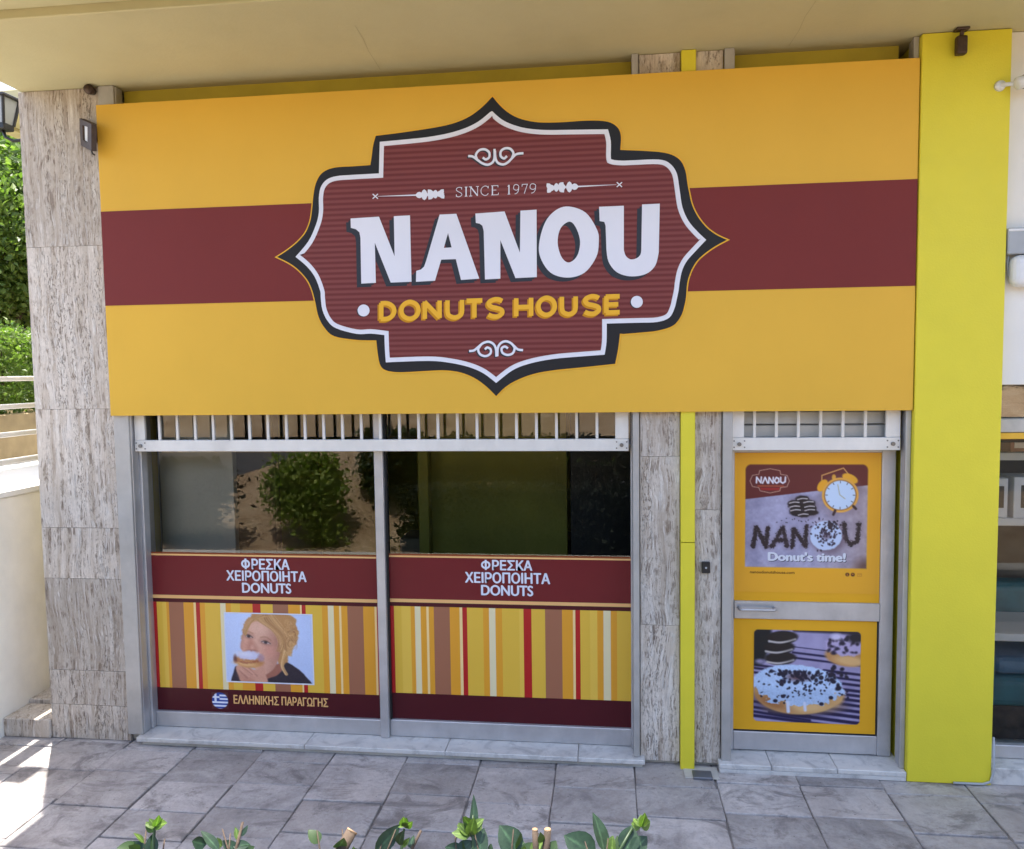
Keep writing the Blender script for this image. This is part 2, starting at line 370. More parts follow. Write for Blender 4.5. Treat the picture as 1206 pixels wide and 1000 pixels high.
for i in range(nx):
    for j in range(ny): hill.faces.new((gv[i][j], gv[i][j + 1], gv[i + 1][j + 1], gv[i + 1][j]))
tag(link('hillside', bm_mesh(hill), M_soil, smooth=True), kind='structure')
rw = thing('retaining_wall', 'low pale concrete retaining wall along the bank facing the shop', 'wall', (0, -3.1, 0))
box('wall_body', (-16, 16, -3.22, -3.02, -.10, .46), M_conc, rw, .01); box('coping', (-16, 16, -3.25, -2.99, .46, .53), M_conc, rw, .012)

# ---- building
B = thing('shop_building', 'block above the shop with a cream overhanging soffit and shaded shop room', 'building', (-.8, 2.5, 0))
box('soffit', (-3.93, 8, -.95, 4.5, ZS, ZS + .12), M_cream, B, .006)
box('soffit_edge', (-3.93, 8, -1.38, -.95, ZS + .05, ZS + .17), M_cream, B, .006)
box('upper_storeys', (-3.93, 8, -1.38, 4.5, ZS + .175, 5.7), M_creamw, B, 0)  # unseen block, kept low so sun reaches the bank and bounces back
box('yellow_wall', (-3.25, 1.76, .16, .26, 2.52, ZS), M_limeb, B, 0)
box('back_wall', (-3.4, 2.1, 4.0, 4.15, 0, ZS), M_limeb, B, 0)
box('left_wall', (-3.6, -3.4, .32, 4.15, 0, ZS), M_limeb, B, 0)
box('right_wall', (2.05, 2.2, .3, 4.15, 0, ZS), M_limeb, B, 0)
box('shop_floor', (-3.4, 2.05, .27, 4.0, -.1, .055), M_conc, B, 0)
box('shop_ceiling', (-3.4, 2.05, .27, 4.0, 2.75, 2.9), M_whitew, B, 0)
box('rear_wall', (-3.93, 8, 4.16, 4.4, 0, ZS), M_creamw, B, 0)
M_grey = simple('grey_door_paint', (.78, .73, .64), .5, var=.05, sc=3)
def ix(px, y): return onY(px, 600, y).x
box('partition', (ix(190, .46), ix(276, .46), .46, .52, .055, 2.75), M_grey, B, .004)
box('olive_post', (-3.36, ix(188, .45), .34, .455, .055, 2.75), M_limeb, B, .004)
box('partition', (ix(278, 1.2), ix(325, 1.2), 1.2, 1.3, .055, 2.75), simple('brown_panel', (.20, .12, .075), .5), B, .004)
M_olive = simple('olive_wall_paint', (.42, .36, .05), .6, var=.1, sc=2)
box('partition', (ix(508, 1.3), ix(668, 1.3), 1.3, 1.4, .055, 2.75), M_olive, B, .004); box('olive_post', (ix(493, 1.1), ix(505, 1.1), 1.1, 1.2, .055, 2.75), M_olive, B, .004)
box('partition', (ix(672, 1.2), 1.9, 1.2, 1.26, .055, 2.75), simple('dark_panel', (.05, .042, .038), .5), B, .004)
box('interior_counter', (-1.9, -.2, 2.0, 2.4, .055, 1.05), simple('counter', (.25, .2, .12), .5), B, .006)

def onZ(px, py, z): d = ray(px, py); return CP + d * ((z - CP.z) / d.z)
for pts in (((418, 30), (428, 46), (434, 60), (448, 82)), ((961, 1), (948, 20), (941, 36), (929, 54))):
    q = [onZ(x, y, ZS - .0015) for x, y in pts]; me = bpy.data.meshes.new('crack'); vs = []
    for v in q: vs += [(v.x - .0013, v.y, v.z), (v.x + .0013, v.y, v.z)]
    me.from_pydata(vs, [], [(2 * k, 2 * k + 1, 2 * k + 3, 2 * k + 2) for k in range(len(q) - 1)]); link('hairline_crack', me, simple('crack_line', (.36, .32, .19), .9), B)
# ---- travertine columns, one object per slab
def slabs(parent, cols, yf, mat, depth=.03):
    for (x0, x1, zs) in cols:
        for za, zb in zip(zs, zs[1:]):
            j = random.uniform(-.0012, .0012); g = .0007
            box('stone_slab', (x0 + g, x1 - g, yf + j, yf + depth, za + g, zb - g), mat, parent, .0014)
c1 = thing('travertine_column', 'wide grey veined travertine column at the left end of the shop', 'column', (-3.6, .3, 0))
box('core', (-3.915, -3.30, .09, .62, 0, ZS), M_conc, c1, 0)
zs = [.002, .10, .27, .46, .86, 1.16, 1.82, 2.36, 3.0, 3.52, 4.0, ZS - .002]
slabs(c1, [(-3.95, -3.35, [.002, .25, .50, 1.16, 1.52, 2.35, 3.46, ZS - .002])], .055, M_trav)
for za, zb in zip([.002, .30, 1.1, 2.0, 2.9, 3.7], [.30, 1.1, 2.0, 2.9, 3.7, ZS - .002]):
    box('stone_slab', (-3.952, -3.917, .088, .60, za + .002, zb - .002), M_trav, c1, .0025)
c2 = thing('travertine_pier', 'narrow pale travertine pier right of the shop window', 'pier', (.34, .2, 0))
box('core', (.20, .45, .09, .32, 0, ZS), M_conc, c2, 0)
slabs(c2, [(.205, .455, [.03, .93, 2.02, 2.6, 4.1, ZS - .002])], .055, M_trav2)
c3 = thing('travertine_pier', 'narrow rough travertine pier with a black box, left of the door', 'pier', (.63, .2, 0))
box('core', (.55, .716, .09, .32, 0, ZS), M_conc, c3, 0)
slabs(c3, [(.548, .712, [.03, 1.68, 2.45, 3.6, ZS - .002])], .055, M_trav2)
ys = thing('pipe_cover', 'lime yellow vertical cover strip between the two travertine piers', 'cover strip', (.5, .04, 0))
box('cover_strip', (.458, .545, .012, .088, .0, 1.475), M_lime, ys, .003); box('cover_strip', (.458, .545, .014, .088, 1.479, ZS - .003), M_lime, ys, .003)
pil = thing('pilaster', 'bright lime yellow painted pilaster right of the shop door', 'pilaster', (2.07, .2, 0))
bm = bmesh.new(); bm_box(bm, 1.832, 2.322, -.012, .5, 0.0, ZS - .003, bev=.006, seg=2)
link('pilaster_body', bm_mesh(bm), M_lime, pil); 
tube('foot_cable', [(2.10, -.022, .012), (2.27, -.024, .014), (2.315, -.022, .03), (2.332, -.02, .10), (2.334, .0, .30)], .008, M_plasg, pil, 6)

# ================================================================ SIGN
def sp(px, py, y=0.0): return onY(px, py, y)
SX0, SX1, SZ0, SZ1 = -3.352, 1.826, 2.304, 4.366
sg = thing('shop_sign', 'large yellow sign board with maroon stripe and donut house logo', 'sign', (-.76, 0, SZ0))
box('board', (SX0, SX1, 0, .05, SZ0, SZ1), M_sign_y, sg, .0015)
def quad(name, x0, x1, z0, z1, y, mat, parent):
    me = bpy.data.meshes.new(name); me.from_pydata([(x0, y, z0), (x1, y, z0), (x1, y, z1), (x0, y, z1)], [], [(0, 1, 2, 3)]); return link(name, me, mat, parent)
quad('stripe', SX0 + .001, SX1 - .001, 3.046, 3.670, -.002, M_sign_m, sg)
def z2(l): return [(x / 4 + 310, y / 4 + 100) for x, y in l]
def z3(l): return [(x / 3.89 + 560, y / 3.89 + 100) for x, y in l]
def z4(l): return [(x / 2.1536 + 310, y / 2.1536 + 330) for x, y in l]
def z5(l): return [(x / 3.2595 + 400, y / 3.2595 + 200) for x, y in l]
def z7(l): return [(x / 3.547 + 420, y / 3.547 + 380) for x, y in l]
def z8(l): return [(x / 3.547 + 420, y / 3.547 + 110) for x, y in l]
dark = [z8([(568, 14), (600, 52), (640, 85), (690, 108), (760, 121), (850, 121), (940, 115), (1010, 114), (1060, 122), (1092, 145), (1104, 180), (1101, 240)]),
        z3([(663, 298), (780, 303), (860, 310), (910, 325), (943, 352), (962, 395), (970, 445), (978, 490), (992, 550), (1020, 606), (1060, 655), (1105, 688), (1152, 710)]),
        z3([(1152, 710), (1105, 735), (1060, 765), (1020, 800), (992, 842), (974, 890), (968, 925)]) + z4([(1072, 45), (1068, 65), (1060, 90), (1040, 115), (1000, 128), (955, 133), (905, 137)]),
        z7([(1100, 46), (1092, 110), (1080, 172)]), z7([(1080, 172), (950, 186), (830, 198), (740, 214), (670, 240), (620, 270), (583, 307)]),
        z7([(583, 307), (540, 265), (490, 230), (430, 207), (360, 199), (270, 203), (180, 207), (125, 200), (100, 180), (90, 140), (82, 74)]),
        z7([(82, 74), (0, 72)]) + z4([(180, 142), (155, 120), (140, 92), (133, 60)]) + z2([(236, 985), (222, 945), (200, 908), (160, 866), (115, 835), (65, 811)]),
        z2([(65, 811), (110, 782), (160, 742), (200, 695), (222, 640), (231, 580), (236, 525), (246, 470), (268, 425), (302, 400), (350, 388), (420, 384), (505, 378)]),
        z2([(505, 378), (512, 330), (518, 285), (530, 240)]), z2([(530, 240), (620, 229), (720, 215), (820, 199), (900, 180), (970, 150), (1030, 106), (1080, 55)])]
white = [z8([(566, 74), (605, 108), (650, 130), (710, 146), (790, 153), (900, 152), (1050, 150)]), z8([(1050, 150), (1062, 200), (1062, 265), (1070, 277), (1110, 281)]) + z3([(730, 345), (840, 342), (890, 360), (922, 405), (935, 480), (948, 560), (975, 622), (1015, 670), (1057, 710)]),
         z3([(1057, 710), (1010, 760), (970, 805), (947, 850), (936, 900), (931, 940)]) + z4([(1049, 48), (1043, 72), (1030, 95), (1000, 106), (950, 108), (872, 110)]),
         z7([(1045, 4), (1044, 80), (1036, 134)]), z7([(1036, 134), (930, 142), (820, 152), (720, 172), (650, 200), (583, 252)]),
         z7([(583, 252), (530, 212), (470, 186), (390, 168), (300, 160), (122, 166)]), z7([(122, 166), (118, 110), (116, 52)]), z7([(116, 52), (60, 46), (0, 47)]) + z4([(185, 122), (163, 103), (150, 75), (146, 45)]) + z2([(268, 970), (243, 905), (205, 855), (152, 810)]),
         z2([(152, 810), (212, 738), (248, 660), (262, 600), (262, 530), (272, 480), (300, 446), (345, 430), (420, 424), (545, 417)]), z2([(545, 417), (547, 340), (549, 268)]), z2([(549, 268), (660, 258), (780, 245), (880, 226), (960, 200), (1020, 168), (1078, 120)])]
def contour(segs, y, smooth=4):
    P = []
    for s in segs:
        c = crom(s, smooth if len(s) > 2 else 1)
        P += [(v.x, v.y) for v in c[:-1]]
    return [sp(px, py, y) for px, py in P]
def inset(ring, d):
    n = len(ring); out = []
    P = [Vector((p.x, p.z)) for p in ring]; area = sum(a.x * b.y - b.x * a.y for a, b in zip(P, P[1:] + P[:1]))
    s = 1 if area > 0 else -1
    for i in range(n):
        d1 = (P[i] - P[i - 1]).normalized(); d2 = (P[(i + 1) % n] - P[i]).normalized()
        n1 = Vector((-d1.y, d1.x)) * s; n2 = Vector((-d2.y, d2.x)) * s; nn = (n1 + n2).normalized()
        q = P[i] + nn * d / max(.4, nn.dot(n1)); out.append(Vector((q.x, ring[i].y, q.y)))
    return out
dk = contour(dark, -.006); wt = contour(white, -.008)
sheet('logo_outline', [[Vector((p.x, -.004, p.z)) for p in inset(dk, -.008)]], M_gold, sg)
sheet('logo_border', [dk], M_black, sg)
sheet('logo_edge', [wt], M_white, sg)
sheet('logo_field', [[Vector((p.x, -.010, p.z)) for p in inset(wt, .029)]], M_corr, sg)
L_ = {}
def ring(l, y): return [sp(px, py, y) for px, py in l]
def scr(l, n=6, closed=False): return [(v.x, v.y) for v in crom(l, n, closed)]
N1 = z5([(42, 187), (151, 180), (211, 332), (208, 178), (270, 175), (276, 430), (196, 433), (135, 280), (139, 434), (83, 437), (80, 262), (76, 240), (62, 228), (43, 223)])
A1 = z5([(384, 172), (448, 169), (536, 418), (466, 423), (446, 343), (390, 345), (366, 426), (293, 430), (294, 388), (312, 383), (324, 372), (332, 350)])
A1h = z5([(416, 243), (400, 300), (430, 298)])
N2 = z5([(521, 168), (633, 160), (692, 318), (694, 157), (756, 153), (757, 412), (675, 416), (617, 270), (617, 418), (558, 421), (553, 235), (548, 215), (538, 207), (523, 204)])
O1 = z5(scr([(880, 141), (945, 165), (988, 230), (995, 275), (985, 335), (940, 395), (875, 414), (810, 395), (770, 335), (767, 275), (790, 200), (830, 155)], 5, True))
O1h = z5(scr([(882, 199), (907, 222), (923, 275), (912, 330), (880, 356), (852, 335), (837, 280), (848, 225)], 5, True))
U1 = z5([(996, 142), (1091, 138), (1091, 308)]) + z5(scr([(1091, 308), (1098, 330), (1112, 342), (1125, 344), (1143, 338), (1155, 325), (1158, 308)], 3)[1:]) + z5([(1161, 133), (1229, 130), (1225, 318)]) + z5(scr([(1225, 318), (1213, 365), (1185, 395), (1145, 408), (1100, 407), (1060, 390), (1032, 352), (1024, 305)], 4)[1:]) + z5([(1021, 215), (1016, 200), (998, 197)])
for R in ([N1], [A1, A1h], [N2], [O1, O1h], [U1]):
    dx, dz = -.030, -.024
    a = [[p + Vector((dx, 0, dz)) for p in ring(r, -.012)] for r in R]
    # extruded print shadow: two offset copies merge into one dark body
    sheet('letter_shadow', a, M_lshadow, sg)
    a2 = [[p + Vector((dx * .5, .0005, dz * .5)) for p in ring(r, -.012)] for r in R]; sheet('letter_shadow', a2, M_lshadow, sg)
    sheet('letter', [ring(r, -.0145) for r in R], M_white, sg)
for (cx_, cy_) in ((92, 540), (1141, 507)):
    for nm, mt, o, yy in (('dot_shadow', M_lshadow, -4, -.0121), ('dot', M_white, 0, -.0145)):
        sheet(nm, [ring(z5([(cx_ + o + 23 * math.cos(t * .314), cy_ - o * .6 + 23 * math.sin(t * .314)) for t in range(20)]), yy)], mt, sg)
def px_ribbon(strokes, width_px, y, conv):
    """strokes given in zoom pixels -> ribbon in the sign plane"""
    out = []
    for st in strokes:
        P = [sp(px, py, y) for px, py in conv(st[0])]; q = [(p.x, p.z) for p in P]
        W = st[2] if len(st) > 2 else width_px; sc = 5.0 / FPX
        out.append((q, st[1], [v * sc for v in W] if isinstance(W, list) else W * sc))
    return ribbon_mesh(out, 0, y)
# DONUTS HOUSE, stroke letters between two slanted guide lines (zoom 5 pixels)
def glyph(ch):
    c = lambda *a: scr(list(a), 6)
    return {'D': [([(0, 0), (0, 1)], 0), (c((-.05, .02), (.45, .02), (.85, .2), (1, .5), (.85, .8), (.45, .98), (-.05, .98)), 0)],
            'O': [(scr([(.5, -.02), (.86, .14), (1, .5), (.86, .86), (.5, 1.02), (.14, .86), (0, .5), (.14, .14)], 5, True), 1)],
            'N': [([(0, 1.05), (0, -.02)], 0), ([(-.02, .0), (1.02, 1.0)], 0), ([(1, 1.02), (1, -.05)], 0)],
            'U': [([(0, -.05), (0, .55)] + c((0, .6), (.1, .88), (.5, 1.02), (.9, .88), (1, .6)) + [(1, .5), (1, -.05)], 0)],
            'T': [([(-.05, .02), (1.05, .02)], 0), ([(.5, 0), (.5, 1.06)], 0)],
            'S': [(c((.97, .1), (.75, .0), (.45, -.02), (.12, .1), (.06, .28), (.25, .44), (.6, .52), (.92, .64), (.95, .85), (.65, 1.02), (.3, 1.01), (.02, .9)), 0)],
            'H': [([(0, -.05), (0, 1.05)], 0), ([(1, -.05), (1, 1.05)], 0), ([(0, .5), (1, .5)], 0)],
            'E': [([(1.0, .02), (-.05, .02)], 0), ([(0, 0), (0, 1)], 0), ([(0, .5), (.9, .5)], 0), ([(-.05, .98), (1.0, .98)], 0)]}[ch]
lay = [('D', 160, 210), ('O', 237, 303), ('N', 327, 384), ('U', 414, 470), ('T', 490, 545), ('S', 570, 626), ('H', 678, 735), ('O', 763, 826), ('U', 853, 906), ('S', 940, 997), ('E', 1024, 1075)]
def top(x): return 512 - (x - 160) * .0305
def bot(x): return 574 - (x - 160) * .0285
for ch, x0, x1 in lay:
    for nm, mt, ox, oy, y in (('letter_shadow', M_golds, -6, 6, -.0122), ('letter', M_gold, 0, 0, -.0150)):
        st = []
        for P, cl in glyph(ch):
            q = []
            for u, v in P:
                x = x0 + u * (x1 - x0); q.append((x + ox, top(x) + v * (bot(x) - top(x)) + oy))
            st.append((q, bool(cl)))
        link(nm, px_ribbon(st, 5.4, y, z5), mt, sg)
# SINCE 1979 : thin serif strokes (zoom 5 pixels)
def serif(ch):
    c = lambda *a: scr(list(a), 6)
    return {'S': [(c((.9, .2), (.8, .04), (.5, 0), (.15, .1), (.1, .3), (.45, .48), (.85, .65), (.9, .85), (.55, 1), (.2, .97), (.08, .8)), 0), ([(.9, .0), (.9, .25)], 0), ([(.08, .75), (.08, 1)], 0)],
            'I': [([(.5, 0), (.5, 1)], 0, 2), ([(.2, .01), (.8, .01)], 0), ([(.2, .99), (.8, .99)], 0)],
            'N': [([(.12, 0), (.12, 1)], 0), ([(.1, 0), (.9, 1)], 0, 2), ([(.9, 1), (.9, 0)], 0), ([(-.08, .01), (.25, .01)], 0), ([(-.06, .99), (.3, .99)], 0), ([(.72, .01), (1.05, .01)], 0)],
            'C': [(c((.95, .25), (.8, .05), (.5, 0), (.15, .2), (.05, .5), (.15, .8), (.5, 1), (.8, .95), (.95, .78)), 0), ([(.95, 0), (.95, .25)], 0)],
            'E': [([(.15, 0), (.15, 1)], 0, 2), ([(0, .01), (.85, .01), (.87, .2)], 0), ([(.15, .48), (.65, .48)], 0), ([(0, .99), (.88, .99), (.93, .78)], 0)],
            '1': [([(.5, 0), (.5, 1)], 0, 2), ([(.25, .16), (.5, .02)], 0), ([(.25, .99), (.75, .99)], 0)],
            '9': [(scr([(.5, 0), (.85, .12), (.9, .33), (.75, .55), (.45, .6), (.12, .48), (.08, .25), (.2, .06)], 4, True), 1), (c((.88, .3), (.85, .65), (.6, .92), (.25, 1)), 0)],
            '7': [([(.05, .25), (.08, .02), (.95, .02), (.42, 1)], 0)]}[ch]
for ch, x0, x1 in [('S', 446, 471), ('I', 477, 494), ('N', 499, 533), ('C', 541, 572), ('E', 582, 612), ('1', 640, 660), ('9', 666, 690), ('7', 699, 722), ('9', 729, 755)]:
    st = []
    for g_ in serif(ch):
        q = []
        for u, v in g_[0]:
            x = x0 + u * (x1 - x0); zt = 68 - (x - 446) * .049; q.append((x, zt + v * 36))
        st.append((q, bool(g_[1]), (g_[2] if len(g_) > 2 else 1.0) * .72))
    link('small_letter', px_ribbon(st, 1, -.0132, z5), M_white, sg)
# arrows beside it
def arrow(pts_line, blobs, cross, nm):
    st = [(pts_line, False, [.35, 1.7])]
    st += [([(cross[0] - 10, cross[1] - 9), (cross[0] + 10, cross[1] + 9)], False, 1.2), ([(cross[0] - 10, cross[1] + 9), (cross[0] + 10, cross[1] - 9)], False, 1.2)]
    for (x, y, rx, ry, a) in blobs:
        ca, sa = math.cos(a), math.sin(a)
        st.append(([(x - rx * ca, y - rx * sa), (x - rx * .45 * ca, y - rx * .45 * sa), (x, y), (x + rx * .45 * ca, y + rx * .45 * sa), (x + rx * ca, y + rx * sa)], False, [.4, ry * .5, ry * .62, ry * .5, .4]))
    link(nm, px_ribbon(st, 1, -.0132, z5), M_white, sg)
arrow([(146, 102), (300, 97)], [(306, 97, 16, 12, -.03), (325, 96, 14, 20, -.03), (352, 95, 18, 14, -.03), (348, 87, 14, 10, .9), (350, 103, 14, 10, -.9), (368, 94, 12, 16, -.03), (386, 93, 16, 12, -.03), (392, 85, 12, 9, -.9), (394, 101, 12, 9, .9)], (137, 102), 'arrow_ornament')
arrow([(1062, 57), (900, 65)], [(902, 65, 16, 12, -.03), (882, 66, 14, 20, -.03), (852, 67, 18, 14, -.03), (850, 59, 14, 10, -.9), (852, 76, 14, 10, .9), (832, 68, 12, 16, -.03), (812, 70, 16, 12, -.03), (803, 62, 12, 9, .9), (805, 79, 12, 9, -.9)], (1074, 57), 'arrow_ornament')
# scroll ornaments (zoom 8 / zoom 7 pixels)
sc_t = [scr([(466, 262), (485, 264), (505, 278), (525, 292), (548, 298), (568, 288), (576, 268), (576, 232)]), scr([(505, 280), (498, 258), (512, 238), (535, 234), (553, 246), (554, 266), (540, 276), (527, 268)]),
        scr([(578, 240), (580, 270), (590, 290), (612, 297), (632, 288), (650, 270), (668, 254), (697, 250)]), scr([(648, 272), (655, 250), (642, 232), (620, 230), (603, 242), (602, 262), (616, 272), (628, 262)])]
sc_b = [scr([(470, 119), (490, 116), (508, 102), (528, 86), (552, 80), (572, 90), (582, 110), (584, 142)]), scr([(520, 92), (508, 112), (516, 132), (538, 140), (558, 130), (560, 112), (546, 104), (536, 112)]),
        scr([(588, 140), (590, 106), (602, 86), (622, 78), (642, 84), (658, 98), (674, 112), (695, 115)]), scr([(648, 88), (660, 106), (652, 128), (630, 135), (610, 126), (606, 108), (620, 100), (632, 108)])]
for nm, cur, cv in (('scroll_ornament', sc_t, z8), ('scroll_ornament', sc_b, z7)):
    link('scroll_shadow', px_ribbon([([(x - 5, y + 5) for x, y in c], False) for c in cur], 2.6, -.0122, cv), M_lshadow, sg)
    link(nm, px_ribbon([(c, False) for c in cur], 2.7, -.0140, cv), M_white, sg)

# ================================================================ PRINTS (painted into colour attributes of fine grids)
class Paint:
    def __init__(s, x0, x1, y0, y1, nx):
        s.nx = nx; s.ny = int(nx * (y1 - y0) / (x1 - x0)); s.b = (x0, x1, y0, y1)
        s.X, s.Y = np.meshgrid(np.linspace(x0, x1, s.nx), np.linspace(y0, y1, s.ny)); s.img = np.zeros((s.ny, s.nx, 3)); s.px = (x1 - x0) / nx
    def noise(s, sc, seed=0, oct=3):
        r = np.random.default_rng(seed); out = np.zeros_like(s.X); a = 1
        for o in range(oct):
            g = r.random((64, 64)); u = s.X / sc * 2 ** o; v = s.Y / sc * 2 ** o; iu = np.floor(u).astype(int); iv = np.floor(v).astype(int); fu = u - iu; fv = v - iv
            fu = fu * fu * (3 - 2 * fu); fv = fv * fv * (3 - 2 * fv); G = lambda a_, b_: g[a_ % 64, b_ % 64]
            out += a * ((G(iv, iu) * (1 - fu) + G(iv, iu + 1) * fu) * (1 - fv) + (G(iv + 1, iu) * (1 - fu) + G(iv + 1, iu + 1) * fu) * fv); a *= .5
        return out / 1.75
    def blend(s, mask, c):
        s.img = s.img * (1 - mask[..., None]) + np.array(c, float) * mask[..., None] if np.ndim(c) == 1 else s.img * (1 - mask[..., None]) + c * mask[..., None]
    def soft(s, d, f): return np.clip(.5 - d / (2 * f), 0, 1)
    def sdf_poly(s, P):
        P = np.array(P, float); d = np.full(s.X.shape, 1e18); ins = np.zeros(s.X.shape, bool)
        for a, b in zip(P, np.roll(P, -1, 0)):
            e = b - a; wx = s.X - a[0]; wy = s.Y - a[1]; t = np.clip((wx * e[0] + wy * e[1]) / max(e @ e, 1e-9), 0, 1)
            d = np.minimum(d, (wx - e[0] * t) ** 2 + (wy - e[1] * t) ** 2)
            if a[1] != b[1]: ins ^= ((a[1] > s.Y) != (b[1] > s.Y)) & (s.X < (b[0] - a[0]) * (s.Y - a[1]) / (b[1] - a[1]) + a[0])
        return np.where(ins, -1, 1) * np.sqrt(d)
    def poly(s, P, c, f=None, sm=True, wob=None):
        if sm: P = [(v.x, v.y) for v in crom(P, 4, True)]
        d = s.sdf_poly(P)
        if wob is not None: d = d + wob
        m = s.soft(d, f or s.px); s.blend(m, c); return m
    def ell(s, x, y, rx, ry, c, f=None, rot=0, wob=None, alpha=1):
        ca, sa = math.cos(rot), math.sin(rot); u = ((s.X - x) * ca + (s.Y - y) * sa) / rx; v = (-(s.X - x) * sa + (s.Y - y) * ca) / ry
        d = (np.sqrt(u * u + v * v) - 1) * min(rx, ry)
        if wob is not None: d = d + wob
        m = s.soft(d, f or s.px) * alpha; s.blend(m, c); return m
    def line(s, P, wd, c, f=None, wob=None, alpha=1):
        P = np.array(P, float); d = np.full(s.X.shape, 1e18)
        for a, b in zip(P[:-1], P[1:]):
            e = b - a; wx = s.X - a[0]; wy = s.Y - a[1]; t = np.clip((wx * e[0] + wy * e[1]) / max(e @ e, 1e-9), 0, 1)
            d = np.minimum(d, (wx - e[0] * t) ** 2 + (wy - e[1] * t) ** 2)
        d = np.sqrt(d) - wd / 2
        if wob is not None: d = d + wob
        m = s.soft(d, f or s.px) * alpha; s.blend(m, c); return m
    def specks(s, n, fn, rmin, rmax, c, seed=1, f=None):
        r = random.Random(seed)
        for _ in range(n):
            x, y = fn(r); s.ell(x, y, r.uniform(rmin, rmax), r.uniform(rmin, rmax) * .8, c, f, r.random() * 3)
    def mesh(s, name, y, wx, parent, gain=1.0):
        """wx(x, y) -> world X, Z of a print point"""
        x0, x1, y0, y1 = s.b; A = wx(x0, y0); Bq = wx(x1, y1)
        xs = np.linspace(A[0], Bq[0], s.nx); zs_ = np.linspace(A[1], Bq[1], s.ny); XX, ZZ = np.meshgrid(xs, zs_)
        v = np.stack([XX, np.full_like(XX, y), ZZ], -1).reshape(-1, 3)
        i = np.arange((s.ny - 1) * s.nx).reshape(s.ny - 1, s.nx)[:, :-1]; f = np.stack([i, i + s.nx, i + s.nx + 1, i + 1], -1).reshape(-1, 4)
        me = bpy.data.meshes.new(name); me.from_pydata(v.tolist(), [], f.tolist())
        c = np.clip(s.img.reshape(-1, 3) / 255, 0, 1); c = np.where(c <= .04045, c / 12.92, ((c + .055) / 1.055) ** 2.4) * gain
        at = me.color_attributes.new('Col', 'FLOAT_COLOR', 'POINT'); at.data.foreach_set('color', np.concatenate([np.clip(c, 0, 1), np.ones((len(c), 1))], 1).astype('f').ravel())
        return link(name, me, M_print, parent)
def girl_photo():
    p = Paint(168, 856, 142, 700, 200); p.img[:] = (192, 206, 238); r = random.Random(4)
    p.img += (p.noise(300, 5)[..., None] - .5) * 18
    n = p.noise(60, 1) - .5; hn = p.noise(30, 2) - .5; fn_ = p.noise(12, 8) - .5
    def strand(P, wd, c, al=.6): p.line(scr(P, 5), wd, c, 4, alpha=al)
    HC = [(232, 196, 146), (152, 100, 58), (206, 156, 98), (222, 178, 122), (128, 82, 48), (190, 140, 84)]
    p.poly([(372, 165), (420, 132), (560, 128), (668, 140), (728, 172), (742, 235), (756, 300), (735, 375), (700, 420), (672, 490), (650, 560), (610, 600), (560, 500), (470, 300), (345, 290), (318, 330), (300, 345), (312, 270), (335, 205)], (186, 136, 84), 6, wob=hn * 34 + fn_ * 12)
    p.poly([(470, 580), (600, 545), (640, 600), (560, 665), (470, 680)], (158, 100, 82), 8)
    p.poly([(205, 710), (222, 630), (245, 575), (292, 640), (308, 710)], (46, 38, 52), 4)
    p.poly([(470, 712), (500, 668), (560, 648), (612, 596), (650, 530), (735, 578), (795, 640), (828, 712)], (46, 39, 50), 4, wob=n * 10)
    face = [(345, 262), (375, 222), (430, 200), (500, 212), (560, 258), (600, 330), (606, 430), (588, 510), (545, 590), (470, 640), (400, 600), (300, 450), (287, 405), (303, 335), (322, 290)]
    m = p.poly(face, (216, 164, 140), 6)
    p.img -= (m * np.clip((p.X - 450) / 200, 0, 1))[..., None] * np.array((52, 56, 50)); p.img -= (m * np.clip((330 - p.X) / 60, 0, 1))[..., None] * np.array((30, 34, 32)); p.img += (m * n * 16)[..., None]
    p.ell(440, 258, 80, 42, (234, 190, 166), 46, .3, alpha=.6); p.ell(515, 445, 52, 45, (222, 148, 128), 44, alpha=.55); p.ell(325, 400, 28, 35, (216, 150, 128), 24, alpha=.55)
    p.poly([(362, 350), (392, 372), (420, 432), (392, 450), (345, 438), (336, 412)], (196, 134, 112), 18); p.ell(382, 418, 12, 16, (228, 180, 158), 12, alpha=.7)
    p.ell(372, 446, 36, 9, (132, 74, 66), 8, alpha=.7)
    for x, y, rx in ((358, 326, 29), (492, 373, 36)):
        p.ell(x, y - 2, rx * 1.3, 22, (176, 120, 102), 14, .24, alpha=.75); p.ell(x, y, rx, 10, (206, 190, 188), 5, .24); p.ell(x - 2, y, 14, 12, (58, 48, 54), 4); p.line(scr([(x - rx, y - 4), (x - 4, y - 13), (x + rx, y + 8)]), 6, (72, 46, 40), 4); p.line(scr([(x - rx, y + 6), (x, y + 14), (x + rx, y + 12)]), 4, (150, 96, 82), 4, alpha=.6)
    p.line(scr([(318, 300), (350, 286), (390, 302)]), 8, (166, 112, 78), 6, alpha=.7); p.line(scr([(452, 332), (495, 330), (534, 354)]), 8, (158, 104, 74), 6, alpha=.7)
    # hair over the brow and down the far side
    for k in range(190):
        t = r.random(); u = r.uniform(-16, 16); x1 = 440 + 110 * t
        strand([(x1 + u, 142 + r.random() * 20), (430 + 175 * t + u, 190 + 30 * t), (545 + 110 * t + u, 270 + 20 * t), (598 + 95 * t + u, 360 + r.uniform(-10, 10)), (590 + 90 * t + r.uniform(-24, 24), 440 + 40 * t)], r.uniform(1, 3.2), HC[k % 6], .42)
    for k in range(80):
        t = r.random(); u = r.uniform(-10, 10)
        strand([(450 + 60 * t + u, 146 + 14 * t), (405 - 10 * t + u, 180 + 12 * t), (360 + u * .6, 226 + 20 * t), (318 + 14 * t, 300 + 20 * t + u)], r.uniform(1, 3), HC[k % 6], .4)
